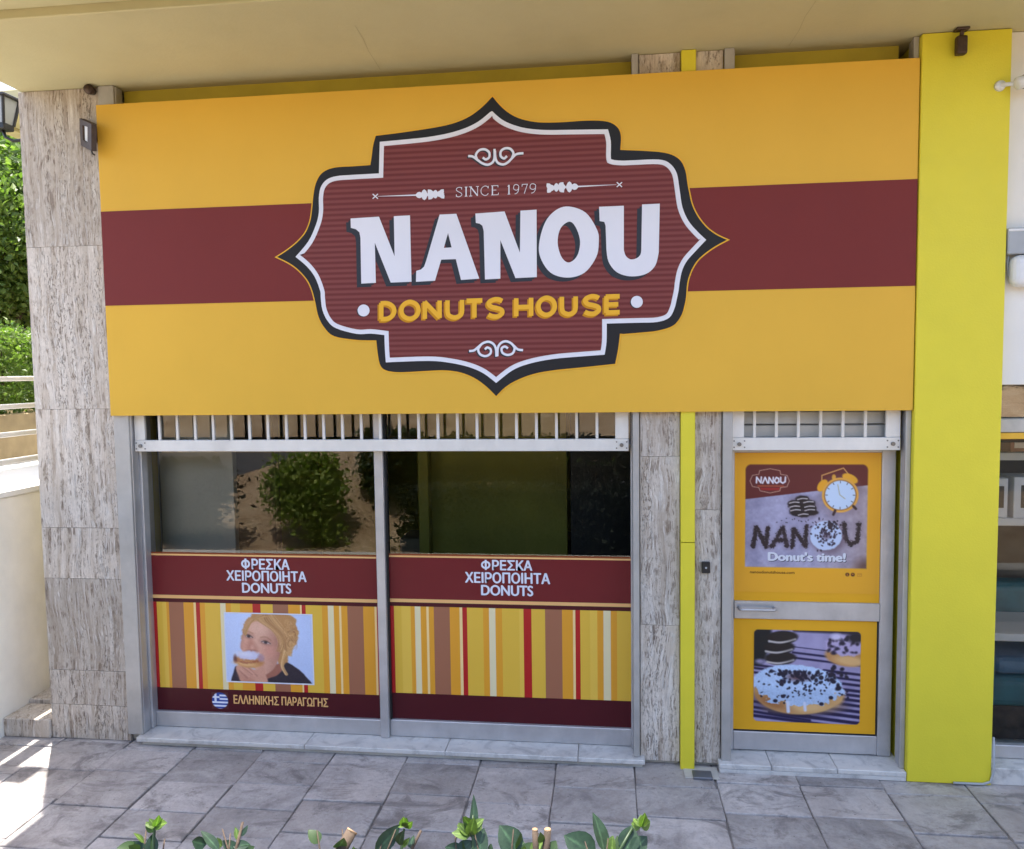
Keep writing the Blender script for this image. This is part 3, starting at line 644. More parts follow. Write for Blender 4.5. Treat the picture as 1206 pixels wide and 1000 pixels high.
    for k in range(80):
        a0 = r.uniform(0, 6.28); cx_, cy_ = 690 + r.uniform(-30, 35), 290 + r.uniform(-90, 110); R_ = r.uniform(14, 34)
        strand([(cx_ + R_ * math.cos(a0 + q), cy_ + R_ * 1.3 * math.sin(a0 + q)) for q in (0, .7, 1.4, 2.1, 2.8)], r.uniform(1, 3), HC[k % 6], .5)
    for k in range(40):
        u = r.uniform(-14, 14); strand([(648 + u, 440 + u), (622 + u * .6, 510), (618 + u, 570), (648 + u, 640 - abs(u))], r.uniform(1, 3), HC[(0, 2, 3, 5)[k % 4]], .5)
    p.poly([(243, 582), (300, 560), (400, 600), (448, 560), (470, 566), (482, 640), (486, 712), (300, 712), (262, 655)], (208, 152, 128), 6); p.ell(330, 680, 60, 30, (180, 122, 102), 24, .5, alpha=.6)
    for a_, b_ in (((298, 582), (372, 640)), ((350, 590), (412, 652)), ((268, 610), (332, 672))): p.line([a_, b_], 6, (160, 100, 84), 6, alpha=.7)
    for a_, b_ in (((310, 578), (385, 632)), ((280, 600), (345, 660))): p.line([a_, b_], 8, (228, 178, 154), 7, alpha=.5)
    p.ell(352, 532, 120, 52, (190, 128, 76), 6, .08, wob=n * 14); p.ell(330, 556, 84, 20, (224, 176, 116), 12, .1); p.line(scr([(246, 528), (330, 545), (420, 528), (462, 508)]), 12, (146, 66, 52), 8, wob=fn_ * 14, alpha=.7)
    p.ell(345, 485, 104, 37, (204, 200, 222), 7, .06, wob=n * 26 + fn_ * 14); p.ell(320, 474, 60, 16, (224, 222, 236), 14, .06, alpha=.8); p.ell(448, 502, 26, 30, (176, 140, 146), 10); p.ell(240, 512, 13, 28, (112, 68, 60), 8)
    k_ = np.array((0, 1, 3, 1, 0.)); k_ /= k_.sum()
    for ax in (0, 1): p.img = sum(w_ * np.roll(p.img, o_, ax) for w_, o_ in zip(k_, range(-2, 3)))
    p.img += (rng.random(p.X.shape)[..., None] - .5) * 10 + (fn_ * 8)[..., None]
    return p
def poster_time():
    p = Paint(22, 1052, 5, 1000, 240); p.img[:] = (231, 166, 38)
    n = p.noise(90, 3) - .5; f = p.noise(18, 4) - .5; ff = p.noise(9, 9) - .5
    rr = 40; xa, xb, ya, yb = 100, 960, 88, 820
    qx = np.abs(p.X - (xa + xb) / 2) - ((xb - xa) / 2 - rr); qy = np.abs(p.Y - (ya + yb) / 2) - ((yb - ya) / 2 - rr)
    dm = np.hypot(np.maximum(qx, 0), np.maximum(qy, 0)) + np.minimum(np.maximum(qx, qy), 0) - rr
    dm = np.where(p.Y > 500, np.maximum(np.abs(p.X - 530) - 430, np.abs(p.Y - 454) - 366), dm); M = p.soft(dm, p.px); keep = p.img.copy()
    base = np.array((158, 154, 180.)) + (n * 46 + f * 22)[..., None] + np.clip((p.X - 560) / 400, 0, 1)[..., None] * np.array((14, 2, -18.)); p.img = base
    p.ell(950, 815, 70, 60, (92, 62, 56), 40, alpha=.8)
    p.poly([(90, 80), (970, 80), (970, 232), (600, 275), (90, 337)], (98, 40, 40), 3, sm=False)
    lg = [(275, 118), (345, 132), (350, 158), (395, 165), (412, 205), (395, 245), (350, 252), (345, 275), (275, 290), (205, 275), (195, 252), (150, 245), (132, 205), (150, 165), (195, 158), (200, 132), (275, 118)]
    p.line(lg, 4, (205, 170, 150), 3); p.poly([(205, 252), (345, 252), (340, 270), (275, 272), (210, 270)], (150, 40, 40), 3, sm=False); p.line([(190, 241), (370, 241)], 7, (190, 90, 60), 3)
    for st in (((178, 218), (180, 178), (210, 218), (213, 178)), ((222, 220), (240, 180), (258, 220)), ((265, 220), (268, 180), (296, 220), (298, 180)), ((308, 200), (320, 180), (336, 188), (338, 210), (322, 220), (310, 212), (308, 200)), ((350, 180), (350, 210), (365, 220), (382, 210), (384, 178))): p.line(st, 11, (226, 224, 232), 3)
    p.ell(772, 312, 140, 135, (118, 100, 110), 40, alpha=.6)
    p.line([(640, 220), (640, 165), (790, 113), (828, 160)], 7, (222, 168, 96), 3)
    p.ell(645, 236, 48, 30, (226, 160, 40), 3, -.95); p.ell(836, 186, 58, 30, (230, 166, 48), 3, .42); p.ell(724, 178, 14, 20, (220, 160, 60), 3)
    p.ell(770, 303, 128, 123, (224, 164, 74), 3); p.ell(770, 303, 113, 108, (150, 96, 40), 3); p.ell(770, 303, 106, 102, (196, 214, 236), 4)
    for k in range(12): a = k * math.pi / 6; p.line([(770 + 90 * math.cos(a), 303 + 86 * math.sin(a)), (770 + 101 * math.cos(a), 303 + 97 * math.sin(a))], 5, (70, 70, 80), 3)
    p.line([(752, 230), (766, 300), (803, 328)], 5, (170, 160, 120), 3); p.line([(736, 412), (724, 440)], 18, (60, 40, 44), 4); p.line([(862, 380), (880, 398)], 18, (60, 40, 44), 4)
    p.poly([(420, 345), (500, 318), (600, 350), (612, 430), (540, 462), (440, 440)], (120, 108, 122), 26)
    for x, y in ((505, 332), (452, 362), (548, 362), (458, 388), (462, 412), (556, 398), (520, 384), (566, 424), (512, 440), (470, 432)):
        p.ell(x, y, 50, 24, (36, 30, 34), 4, wob=f * 8)
    for x, y in ((505, 330), (448, 356), (548, 352), (452, 384), (458, 410), (556, 384), (558, 408), (512, 440)): p.line(scr([(x - 34, y + 6), (x, y - 2), (x + 34, y)]), 7, (206, 196, 196), 3)
    wb = ff * 22 + f * 10; ck = (44, 34, 40)
    for st in (((158, 672), (180, 535), (250, 672), (262, 540)), ((292, 672), (368, 535), (402, 668)), ((320, 628), (392, 622)), ((436, 672), (448, 545), (530, 666), (536, 525)), ((800, 506), (812, 612), (850, 648), (892, 630), (903, 508))):
        p.line(st, 44, (112, 98, 114), 22, alpha=.4); p.line(st, 31, ck, 5, wob=wb)
    p.ell(690, 610, 118, 108, (104, 84, 96), 20, alpha=.7); p.ell(674, 590, 112, 104, (190, 204, 230), 4, wob=f * 8)
    p.ell(676, 592, 30, 24, (120, 110, 130), 12)
    p.specks(90, lambda r: (674 + r.gauss(0, 48), 582 + r.gauss(0, 44)), 4, 11, (56, 46, 62), 5, 3); p.specks(30, lambda r: (720 + r.gauss(0, 25), 520 + r.gauss(0, 16)), 5, 12, (46, 38, 50), 6, 3)
    p.specks(14, lambda r: (r.uniform(300, 700), r.uniform(470, 500)), 3, 6, (60, 50, 60), 8, 3)
    p.img = p.img * M[..., None] + keep * (1 - M[..., None])
    for x in (828, 866): p.ell(x, 864, 14, 13, (70, 34, 20), 3)
    p.ell(828, 866, 4, 8, (200, 130, 40), 3); p.ell(866, 862, 6, 5, (200, 130, 40), 3); p.line([(898, 856), (928, 856), (928, 874), (898, 874), (898, 856), (913, 866), (928, 856)], 3, (190, 120, 40), 2)
    return p
def poster_donut():
    p = Paint(178, 968, 122, 845, 210)
    n = p.noise(80, 3) - .5; f = p.noise(20, 4) - .5; ff = p.noise(11, 6) - .5
    p.img = np.array((160, 150, 184.)) + (n * 30)[..., None]
    for y0, wd, x0 in ((300, 6, 470), (345, 16, 470), (385, 16, 470), (455, 20, 700), (500, 18, 720), (540, 20, 700), (585, 22, 700), (622, 22, 700), (660, 22, 700), (700, 22, 650), (745, 24, 560), (788, 26, 430), (835, 26, 300), (880, 24, 150)):
        p.line([(x0, y0 - .1 * (965 - x0)), (970, y0)], wd, (34, 28, 66), 5)
    for y0 in (425, 460, 400): p.line([(178, y0), (320, y0 + 16)], 18, (34, 28, 60), 6)
    for y0 in (690, 735, 770): p.line([(178, y0), (600, y0 + 55)], 20, (34, 28, 66), 6)
    p.poly([(150, 100), (300, 110), (290, 250), (250, 380), (178, 395), (150, 300)], (22, 26, 30), 16); p.line([(480, 120), (980, 132)], 26, (38, 30, 44), 10)
    p.ell(225, 372, 34, 18, (150, 140, 170), 10)
    for y, x in ((345, 378), (262, 366), (182, 390)):
        p.ell(x, y, 112, 52, (26, 22, 24), 6, -.06); p.line(scr([(x - 98, y + 30), (x - 10, y + 38), (x + 95, y + 8)]), 17, (196, 186, 180), 6); p.ell(x, y - 10, 104, 34, (38, 32, 32), 10, -.06)
    p.ell(858, 318, 152, 74, (190, 138, 84), 8, .12); p.ell(890, 350, 110, 36, (222, 176, 116), 14, .12); p.ell(850, 236, 138, 76, (182, 166, 200), 8, .1, wob=f * 26)
    p.specks(34, lambda r: (r.uniform(730, 960), r.uniform(160, 300)), 8, 20, (44, 36, 56), 9, 7); p.ell(930, 170, 60, 40, (32, 28, 38), 16); p.ell(790, 165, 40, 26, (206, 196, 222), 12)
    p.ell(520, 690, 330, 110, (36, 28, 54), 30, alpha=.75)
    m = p.ell(510, 608, 330, 172, (190, 142, 84), 5); p.img += (m * n * 40)[..., None]; p.ell(560, 725, 230, 42, (224, 184, 128), 24, -.05, alpha=.8); p.ell(330, 700, 140, 40, (150, 92, 52), 22, .35, alpha=.7); p.ell(800, 640, 50, 70, (206, 160, 104), 16, .5)
    dr = (p.noise(46, 12) - .5) * 90 * np.clip((p.Y - 560) / 60, 0, 1)
    m = p.ell(505, 550, 334, 158, (188, 208, 236), 5, .05, wob=dr + f * 12); p.img -= (m * np.clip((p.Y - 560) / 150, 0, .4))[..., None] * 40; p.img += (m * ff * 30)[..., None]
    p.line([(435, 690), (440, 760)], 26, (206, 210, 228), 6); p.line([(560, 690), (566, 745)], 22, (206, 210, 228), 6)
    p.ell(510, 486, 84, 32, (104, 78, 86), 18); p.specks(90, lambda r: (510 + r.gauss(0, 130), 470 + abs(r.gauss(0, 40)) - 30), 6, 18, (34, 30, 48), 3, 5)
    p.specks(70, lambda r: (510 + r.gauss(0, 150), 570 + r.gauss(0, 60)), 4, 11, (40, 38, 56), 4, 4); p.specks(16, lambda r: (770 + r.gauss(0, 40), 480 + r.gauss(0, 45)), 10, 24, (36, 30, 46), 2, 6)
    for x, y in ((342, 680), (400, 642), (388, 548), (490, 535), (685, 692), (620, 486), (370, 470), (755, 640)): p.ell(x, y, 17, 14, (34, 30, 48), 4)
    rr = 34; qx = np.abs(p.X - 573) - (395 - rr); qy = np.abs(p.Y - 483.5) - (361.5 - rr); d = np.hypot(np.maximum(qx, 0), np.maximum(qy, 0)) + np.minimum(np.maximum(qx, qy), 0) - rr
    M = p.soft(d, p.px); p.img = p.img * M[..., None] + np.array((231, 168, 38.)) * (1 - M[..., None]); return p
def flag():
    p = Paint(64, 198, 764, 898, 40); s_ = ((p.Y - 770) / 122 * 9).astype(int); p.img = np.where((s_ % 2 == 0)[..., None], np.array((40, 70, 150.)), np.array((222, 226, 240.)))
    c = (p.X < 128) & (p.Y < 838); p.img[c] = (40, 70, 150); p.img[c & ((np.abs(p.X - 96) < 8) | (np.abs(p.Y - 804) < 8))] = (222, 226, 240)
    m = p.soft(np.hypot(p.X - 131, p.Y - 831) - 65, p.px); p.img = p.img * m[..., None] + np.array((78, 26, 30.)) * (1 - m[..., None]); return p

# ================================================================ SHOP WINDOW
YG = .20                                                       # glass plane
W0, W1 = -3.225, .150; ML, MR = -1.560, -1.500                 # opening and mullion
sw = thing('shop_window', 'two pane aluminium shop window with striped maroon and yellow vinyl', 'window', (-1.54, .2, .06))
box('bottom_rail', (W0, ML - .001, .17, .24, .062, .172), M_alu, sw, .004); box('bottom_rail', (MR + .001, W1, .17, .24, .062, .178), M_alu, sw, .004)
box('mullion', (ML, MR, .135, .25, .062, 2.56), M_alu, sw, .004); box('mullion_gasket', (MR + .0005, MR + .012, .17, .23, .18, 2.5), M_rubber, sw, .001)
box('jamb', (W0 - .055, W0, .13, .26, .062, 2.56), M_alu, sw, .004); box('jamb', (W1, W1 + .045, .13, .26, .062, 2.56), M_alu, sw, .004)
box('head', (W0, W1, .17, .25, 2.5, 2.56), M_alu, sw, .003); box('transom', (W0, ML - .001, .18, .24, 2.085, 2.12), M_alud, sw, .003); box('transom', (MR + .001, W1, .18, .24, 2.085, 2.12), M_alud, sw, .003)
YVL = [(-3.198, [(0, 55, 'R')]),]
Ycol = {'Y': (222, 178, 60), 'y': (228, 186, 72), 'O': (222, 154, 40), 'C': (226, 212, 168), 'P': (240, 206, 140), 'B': (156, 100, 72), 'R': (176, 22, 24), 'M': (92, 24, 30)}
SL = [(40, 55, 'R'), (55, 80, 'Y'), (80, 98, 'y'), (98, 110, 'O'), (110, 175, 'B'), (175, 220, 'O'), (220, 230, 'P'), (230, 248, 'R'), (248, 270, 'O'), (270, 338, 'Y'), (338, 362, 'C'), (362, 385, 'O'), (385, 425, 'Y'), (425, 480, 'O'), (480, 515, 'R'), (515, 568, 'Y'), (568, 635, 'B'), (635, 686, 'O'), (686, 693, 'P'), (693, 710, 'R'), (710, 780, 'Y'), (780, 805, 'O'), (805, 830, 'C'), (830, 853, 'O'), (853, 862, 'P'), (862, 888, 'O'), (888, 955, 'B'), (955, 1003, 'O'), (1003, 1012, 'P'), (1012, 1026, 'R')]
SR = [(62, 78, 'R'), (78, 110, 'Y'), (110, 150, 'y'), (150, 168, 'O'), (168, 193, 'C'), (193, 218, 'O'), (218, 228, 'P'), (228, 250, 'O'), (250, 318, 'B'), (318, 360, 'O'), (360, 372, 'P'), (372, 392, 'R'), (392, 460, 'Y'), (460, 485, 'O'), (485, 512, 'C'), (512, 540, 'O'), (540, 612, 'Y'), (612, 630, 'y'), (630, 663, 'R'), (663, 720, 'Y'), (720, 790, 'B'), (790, 835, 'O'), (835, 845, 'P'), (845, 865, 'R'), (865, 905, 'Y'), (905, 935, 'y'), (935, 960, 'O'), (960, 990, 'C'), (990, 1015, 'O'), (1015, 1072, 'Y')]
def stripes(pane, spec, sc, x_off, xa, xb, z0, z1):
    vs, fs, cs = [], [], []; u0, u1 = spec[0][0], spec[-1][1]
    for a, b, k in spec:
        A = xa + (a - u0) / (u1 - u0) * (xb - xa); Bx = xa + (b - u0) / (u1 - u0) * (xb - xa); i = len(vs)
        vs += [(A, YG - .003, z0), (Bx, YG - .003, z0), (Bx, YG - .003, z1), (A, YG - .003, z1)]; fs.append((i, i + 1, i + 2, i + 3)); cs += [lin(Ycol[k])] * 4
    me = bpy.data.meshes.new('stripes'); me.from_pydata(vs, [], fs); at = me.color_attributes.new('Col', 'FLOAT_COLOR', 'CORNER')
    at.data.foreach_set('color', np.array([(*c, 1) for c in cs], 'f').ravel()); link('striped_vinyl', me, M_print, pane)
def bold_text(t, x0, x1, z0, z1, y, d):
    bm = bmesh.new()
    if t[0] == 'Φ':                                              # ring and bar drawn by hand
        w_ = x1 - x0; fx0, fx1 = x0, x0 + w_ * .185; cx_ = (fx0 + fx1) / 2; h = z1 - z0; th = h * .19
        ring_ = [(cx_ + (fx1 - fx0 - th) / 2 * math.cos(k * math.pi / 12), (z0 + z1) / 2 + (h * .84 - th) / 2 * math.sin(k * math.pi / 12)) for k in range(24)]
        bm.from_mesh(ribbon_mesh([(ring_, True, th), ([(cx_, z0 - h * .02), (cx_, z1 + h * .02)], False, th * 1.05)], th, y)); t = t[1:]; x0 = x0 + w_ * .215
    for k, (ox, oz) in enumerate(((-d, 0), (d, 0), (0, d * .6), (0, -d * .6))):
        bm.from_mesh(text_mesh(t, x0 + d + ox, x1 - d + ox, z0 + oz, z1 + oz, y - .0003 * k))
    return bm_mesh(bm)
def greek(txts, pane, mat, d):
    for t, xa, xb, ya, yb in txts:
        a = onY(xa, yb, YG - .005); b = onY(xb, ya, YG - .005); c = onY(xa, ya, YG - .005); d_ = onY(xb, yb, YG - .005)
        link('lettering', bold_text(t, (a.x + c.x) / 2, (b.x + d_.x) / 2, (a.z + d_.z) / 2, (b.z + c.z) / 2, YG - .005, d), mat, pane)
for i, (xa, xb) in enumerate(((W0, ML - .001), (MR + .012, W1))):
    dz = (0, .022)[i]
    zt, l2, st, sb, zb = 1.312 + dz * .6, 1.003 + dz * .4, .965 + dz * .6, .338 + dz, .165
    pane = quad('glass_pane', xa, xb, .172, 2.5, YG, M_glass, sw)
    if i == 0: pane['label'] = 'left glass pane with the photo of a child eating'
    quad('maroon_band', xa, xb, l2 - .012, zt, YG - .003, M_vmar, pane); quad('dark_band', xa, xb, l2 - .040, l2 - .012, YG - .003, M_vdark, pane)
    quad('rust_line', xa, xb, zt, zt + .012, YG - .003, M_vorg, pane)
    quad('peach_line', xa, xb, zt - .012, zt, YG - .004, M_peach, pane); quad('peach_line', xa, xb, l2 - .012, l2 + .012, YG - .004, M_peach, pane)
    quad('lower_band', xa, xb, zb, sb, YG - .003, M_vdark, pane)
    stripes(pane, (SL, SR)[i], 0, 0, xa, xb, sb, l2 - .040)
    if i == 0:
        T = [('ΦΡΕΣΚΑ', 284, 341, 658.5, 670.5), ('ΧΕΙΡΟΠΟΙΗΤΑ', 266.5, 361, 672.5, 684.5), ('DONUTS', 285, 343, 687, 698.5)]
    else:
        T = [('ΦΡΕΣΚΑ', 566.5, 627, 660, 671.5), ('ΧΕΙΡΟΠΟΙΗΤΑ', 547.5, 648, 674.5, 687), ('DONUTS', 566.5, 628, 689.5, 701.5)]
    greek(T, pane, M_white, .0032)
    if i == 0:
        g = girl_photo(); a = onY(265, 722, YG); b = onY(369, 805, YG); cz = lambda x, y: (a.x + (x - 168) / 688 * (b.x - a.x), a.z + (y - 142) / 558 * (b.z - a.z))
        g.mesh('photo_print', YG - .006, cz, pane, 1.0)
        quad('photo_border', a.x - .008, b.x + .010, b.z - .010, a.z + .008, YG - .0045, M_white, pane)
        fl = flag(); a2 = onY(249.5, 814.5, YG); b2 = onY(269.8, 835, YG); fl.mesh('flag_emblem', YG - .006, lambda x, y: (a2.x + (x - 64) / 134 * (b2.x - a2.x), a2.z + (y - 764) / 134 * (b2.z - a2.z)), pane)
        greek([('ΕΛΛΗΝΙΚΗΣ', 275, 328.5, 819.5, 829.5), ('ΠΑΡΑΓΩΓΗΣ', 331.5, 386.5, 821.5, 831.5)], pane, M_peach, .0024)
# sill of marble pieces
ws = thing('window_sill', 'grey white marble sill under the shop window', 'sill', (-1.5, .1, 0))
box('sill_base', (-3.24, .215, .012, .30, 0, .028), M_conc, ws, .003)
xs = [-3.27, -2.05, -1.08, -.2, .232]
for a, b in zip(xs, xs[1:]): box('marble_slab', (a + .0015, b - .0015, -.012, .30, .029, .060), M_marble, ws, .004)
# shutter guides
sgd = thing('shutter_guide', 'pale vertical shutter guide between travertine column and shop window', 'guide rail', (-3.29, .08, .06))
box('channel_face', (-3.352, -3.242, .028, .05, .062, ZS - .002), M_guide, sgd, .003); box('channel_side', (-3.262, -3.242, .052, .128, .062, ZS - .002), M_alu, sgd, .003); box('channel_back', (-3.352, -3.264, .10, .13, .062, ZS - .002), M_alud, sgd, .003)
sgd2 = thing('shutter_guide', 'pale vertical shutter guide right of the shop window', 'guide rail', (.18, .08, .06))
box('channel_face', (.160, .200, .028, .05, .062, ZS - .002), M_guide, sgd2, .003); box('channel_side', (.160, .175, .052, .128, .062, ZS - .002), M_alud, sgd2, .003)
sgd3 = thing('shutter_guide', 'grey vertical shutter guide left of the shop door', 'guide rail', (.745, .08, .06))
box('channel_face', (.716, .775, .028, .05, .062, ZS - .002), M_guide, sgd3, .003); box('channel_side', (.755, .775, .052, .128, .062, ZS - .002), M_alu, sgd3, .003)
sgd4 = thing('shutter_guide', 'grey vertical shutter guide between shop door and yellow pilaster', 'guide rail', (1.8, .08, .06))
box('channel_face', (1.800, 1.830, .028, .05, .062, ZS - .002), M_guide, sgd4, .003); box('channel_side', (1.806, 1.828, .052, .128, .062, ZS - .002), M_alu, sgd4, .003)
# security grilles
def grille(label, x0, x1, bars, endl, endr, zr0, zr1):
    g = thing('security_grille', label, 'grille', ((x0 + x1) / 2, .09, zr0))
    box('bottom_rail', (x0, x1, .075, .105, zr0, zr1), M_aluw, g, .003)
    box('end_plate', (x0, x0 + endl, .080, .104, zr1 + .001, 2.40), M_aluw, g, .002); box('end_plate', (x1 - endr, x1, .080, .104, zr1 + .001, 2.40), M_aluw, g, .002)
    bm = bmesh.new(); bm_box(bm, -.009, .009, .082, .100, zr1, 2.40, bev=.002); me = bm_mesh(bm); off = rootloc(g); me.transform(Matrix.Translation(-off)); me.materials.append(M_aluw)
    for bx in bars:
        o = bpy.data.objects.new('bar', me); COL.objects.link(o); o.parent = g; o.location.x = bx + 0.0
    for sx in (x0 + .045, x1 - .045):
        zc = (zr0 + zr1) / 2; bm = bmesh.new(); bm_tube(bm, [(sx, .064, zc), (sx, .078, zc)], .013, 8); link('bolt', bm_mesh(bm), M_bolt, g)
        for dx in (-.032, .032):
            for dz in (-.02, .02): bm = bmesh.new(); bm_tube(bm, [(sx + dx, .071, zc + dz), (sx + dx, .078, zc + dz)], .005, 6); link('rivet', bm_mesh(bm), M_bolt, g)
bars = [-3.054 + (3.054 - .065) / 23 * k for k in range(24)]
grille('white barred security grille raised above the shop window', -3.235, .136, bars, .075, .085, 2.052, 2.130)
dbars = [.917 + .133 * k for k in range(6)]
grille('short white barred security grille raised above the shop door', .778, 1.786, dbars, .075, .085, 2.055, 2.135)
shs = thing('roller_shutter', 'grey slatted roller shutter behind the grille above the door', 'shutter', (1.28, .15, 2.05))
for k in range(6): box('slat', (.79, 1.79, .135, .148, 2.045 + k * .085, 2.125 + k * .085), M_galv, shs, .006)

# ================================================================ SHOP DOOR
D0, D1 = .776, 1.800
dr = thing('shop_entrance', 'aluminium shop door with two orange poster panels of donuts', 'door', (1.28, .2, .06))
box('stile', (D0 + .001, .812, .175, .235, .066, 2.045), M_alu, dr, .004); box('stile', (1.716, 1.798, .175, .235, .066, 2.045), M_alu, dr, .004)
box('bottom_rail', (.8125, 1.7155, .178, .232, .07, .192), M_alu, dr, .004); box('middle_rail', (.8125, 1.7155, .172, .232, .948, 1.064), M_alu, dr, .004); box('top_rail', (.8125, 1.7155, .18, .232, 2.03, 2.044), M_alu, dr, .003)
box('gasket', (.813, 1.715, .188, .196, .192, .202), M_rubber, dr, 0); box('gasket', (1.705, 1.7152, .188, .196, .202, .946), M_rubber, dr, 0)
pu = quad('upper_panel', .8125, 1.7155, 1.064, 2.03, .19, M_orange, dr); pl = quad('lower_panel', .8125, 1.7155, .2, .948, .19, M_orange, dr)
hd = tube('handle', [(.842, .172, 1.022), (.842, .135, 1.022), (.85, .125, 1.022), (1.055, .125, 1.022), (1.063, .135, 1.022), (1.063, .172, 1.022)], .010, M_alu, dr, 8)
PT = poster_time(); YP = .188
a = onY(862.0 + 2, 530.9, YP); zA = lambda x, y: onY(860 + x / 5.884, 530 + y / 5.884, YP)
pa = zA(100, 88); pb = zA(960, 820)
def p1(x, y): return (pa.x + (x - 100) / 860 * (pb.x - pa.x), pa.z + (y - 88) / 732 * (pb.z - pa.z))
PT.mesh('poster_print', YP - .001, lambda x, y: (min(1.714, max(.8135, p1(x, y)[0])), min(2.029, max(1.066, p1(x, y)[1]))), pu)
q0 = p1(265, 775); q1 = p1(803, 715)
link('lettering', bold_text("Donut's time!", q0[0] + .004, q1[0] + .004, q0[1] - .004, q1[1] - .004, YP - .002, .0045), M_lshadow, pu)
link('lettering', bold_text("Donut's time!", q0[0], q1[0], q0[1], q1[1], YP - .0035, .0045), M_white, pu)
q0 = p1(142, 868); q1 = p1(452, 848); link('lettering', text_mesh('nanoudonutshouse.com', q0[0], q1[0], q0[1], q1[1], YP - .002, .01), M_brown, pu)
PD = poster_donut(); da = onY(888, 739.5, YP); db = onY(1012.3, 853, YP)
PD.mesh('poster_print', YP - .001, lambda x, y: (da.x + (x - 178) / 790 * (db.x - da.x), .875 + (y - 122) / 723 * (.262 - .875)), pl)
ds = thing('doorstep', 'low grey marble step under the shop door', 'step', (1.28, .1, 0))
box('step_base', (.700, 1.829, -.012, .30, 0, .030), M_marble, ds, .004)
for a_, b_ in ((.695, 1.02), (1.02, 1.42), (1.42, 1.83)): box('marble_slab', (a_ + .0015, b_ - .0015, -.016, .30, .031, .062), M_marble, ds, .004)
# small fittings on the piers
sb_ = thing('switch_box', 'small black key switch box on the travertine left of the door', 'switch', (.616, .05, 1.31))
box('housing', (.590, .642, .030, .056, 1.278, 1.350), M_blackp, sb_, .004); box('button', (.610, .622, .026, .031, 1.308, 1.320), M_plasg, sb_, .002)
jb = thing('floor_box', 'dark grey cover on the pavement at the foot of the yellow strip', 'floor box', (.58, -.07, 0))
box('cover', (.525, .645, -.115, -.02, .0, .018), M_alud, jb, .004); box('cement_collar', (.475, .69, -.10, .05, .0, .007), M_conc, jb, .003)

# ================================================================ LAMPS AND FITTINGS UNDER THE SOFFIT
def fl(px, py, y): v = onY(px, py, y); return v
a = fl(108, 107, .03)
t = thing('spot_lamp', 'small rusty brown round spot lamp on top of the travertine column', 'lamp', (a.x, .05, ZS - .1))
tube('lamp_head', [(a.x, .05, a.z), (a.x, .0, a.z), (a.x, -.02, a.z - .004)], [.022, .034, .026], M_brownm, t, 10); tube('bracket', [(a.x - .02, .04, ZS - .004), (a.x - .012, .02, a.z + .02)], .010, M_brownm, t, 6)
a = fl(100, 159, .02)
t = thing('floodlight', 'flat dark brown framed floodlight at the left edge of the sign', 'floodlight', (-3.40, 0, a.z - .1))
P0, P1 = fl(93, 140, .03), fl(108, 178, -.12)
yl, yr = .045, -.10
def fpt(px, py, y): v = onY(px, py, y); return (v.x, v.y, v.z)
bm = bmesh.new()
outer = [fpt(93.5, 139.5, .02), fpt(107.5, 146, -.10), fpt(107.5, 178, -.10), fpt(95, 171, .02)]; inner = [fpt(97, 147.5, -.01), fpt(103, 149.5, -.06), fpt(103, 168.5, -.06), fpt(97.5, 165, -.01)]
vo = [bm.verts.new(v) for v in outer]; vi = [bm.verts.new(v) for v in inner]
for k in range(4): bm.faces.new((vo[k], vo[(k + 1) % 4], vi[(k + 1) % 4], vi[k]))
g_ = bmesh.ops.extrude_face_region(bm, geom=bm.faces[:])
for e in g_['geom']:
    if isinstance(e, bmesh.types.BMVert): e.co += Vector((.03, .012, 0))
bmesh.ops.recalc_face_normals(bm, faces=bm.faces[:]); link('frame', bm_mesh(bm), M_brownm, t)
me = bpy.data.meshes.new('lens'); me.from_pydata([Vector(v) + Vector((.012, .005, 0)) for v in inner], [], [(0, 1, 2, 3)]); link('lens', me, M_plasw, t)
box('mount', (-3.39, -3.36, -.02, .055, a.z - .05, a.z + .05), M_brownm, t, .004)
tube('cable', [fpt(107, 176, -.08), fpt(109, 181, -.03), fpt(112, 183, -.02)], .005, M_blackp, t, 5)
a = fl(1132, 49, -.05)
t = thing('spot_lamp', 'small dark brown spot lamp at the top of the yellow pilaster', 'lamp', (a.x, -.04, ZS - .2))
box('lamp_head', (a.x - .030, a.x + .030, -.075, -.025, a.z - .075, a.z + .03), M_brownm, t, .012, 2); tube('bracket', [(a.x, -.05, a.z + .02), (a.x + .005, -.05, a.z + .06), (a.x + .005, -.05, ZS - .002)], .012, M_brownm, t, 6); box('base', (a.x - .035, a.x + .04, -.075, -.02, ZS - .014, ZS - .001), M_brownm, t, .004)
# lantern on the column's side
LY_ = .52
t = thing('wall_lantern', 'black framed wall lantern on the side of the travertine column', 'lantern', (-4.1, LY_, 4.1))
def lp(px, py): v = onY(px, py, LY_); return v
cxl = lp(2, 130).x; zt_, zb_ = lp(5, 117).z, lp(5, 152).z; half = .082
box('lantern_cap', (cxl - half - .02, cxl + half + .02, LY_ - half - .02, LY_ + half + .02, zt_ + .0, zt_ + .02), M_blackp, t, .004)
bm = bmesh.new()
for sx in (-1, 1):
    for sy in (-1, 1): bm_tube(bm, [(cxl + sx * half, LY_ + sy * half, zt_), (cxl + sx * half * .62, LY_ + sy * half * .62, zb_ + .03)], .011, 6)
link('lantern_frame', bm_mesh(bm), M_blackp, t)
box('lantern_base', (cxl - half * .66, cxl + half * .66, LY_ - half * .66, LY_ + half * .66, zb_ - .01, zb_ + .035), M_blackp, t, .006)
bm = bmesh.new(); 
A_ = [bm.verts.new((cxl + sx * half * .9, LY_ + sy * half * .9, zt_)) for sx, sy in ((-1, -1), (1, -1), (1, 1), (-1, 1))]; B_ = [bm.verts.new((cxl + sx * half * .56, LY_ + sy * half * .56, zb_ + .034)) for sx, sy in ((-1, -1), (1, -1), (1, 1), (-1, 1))]
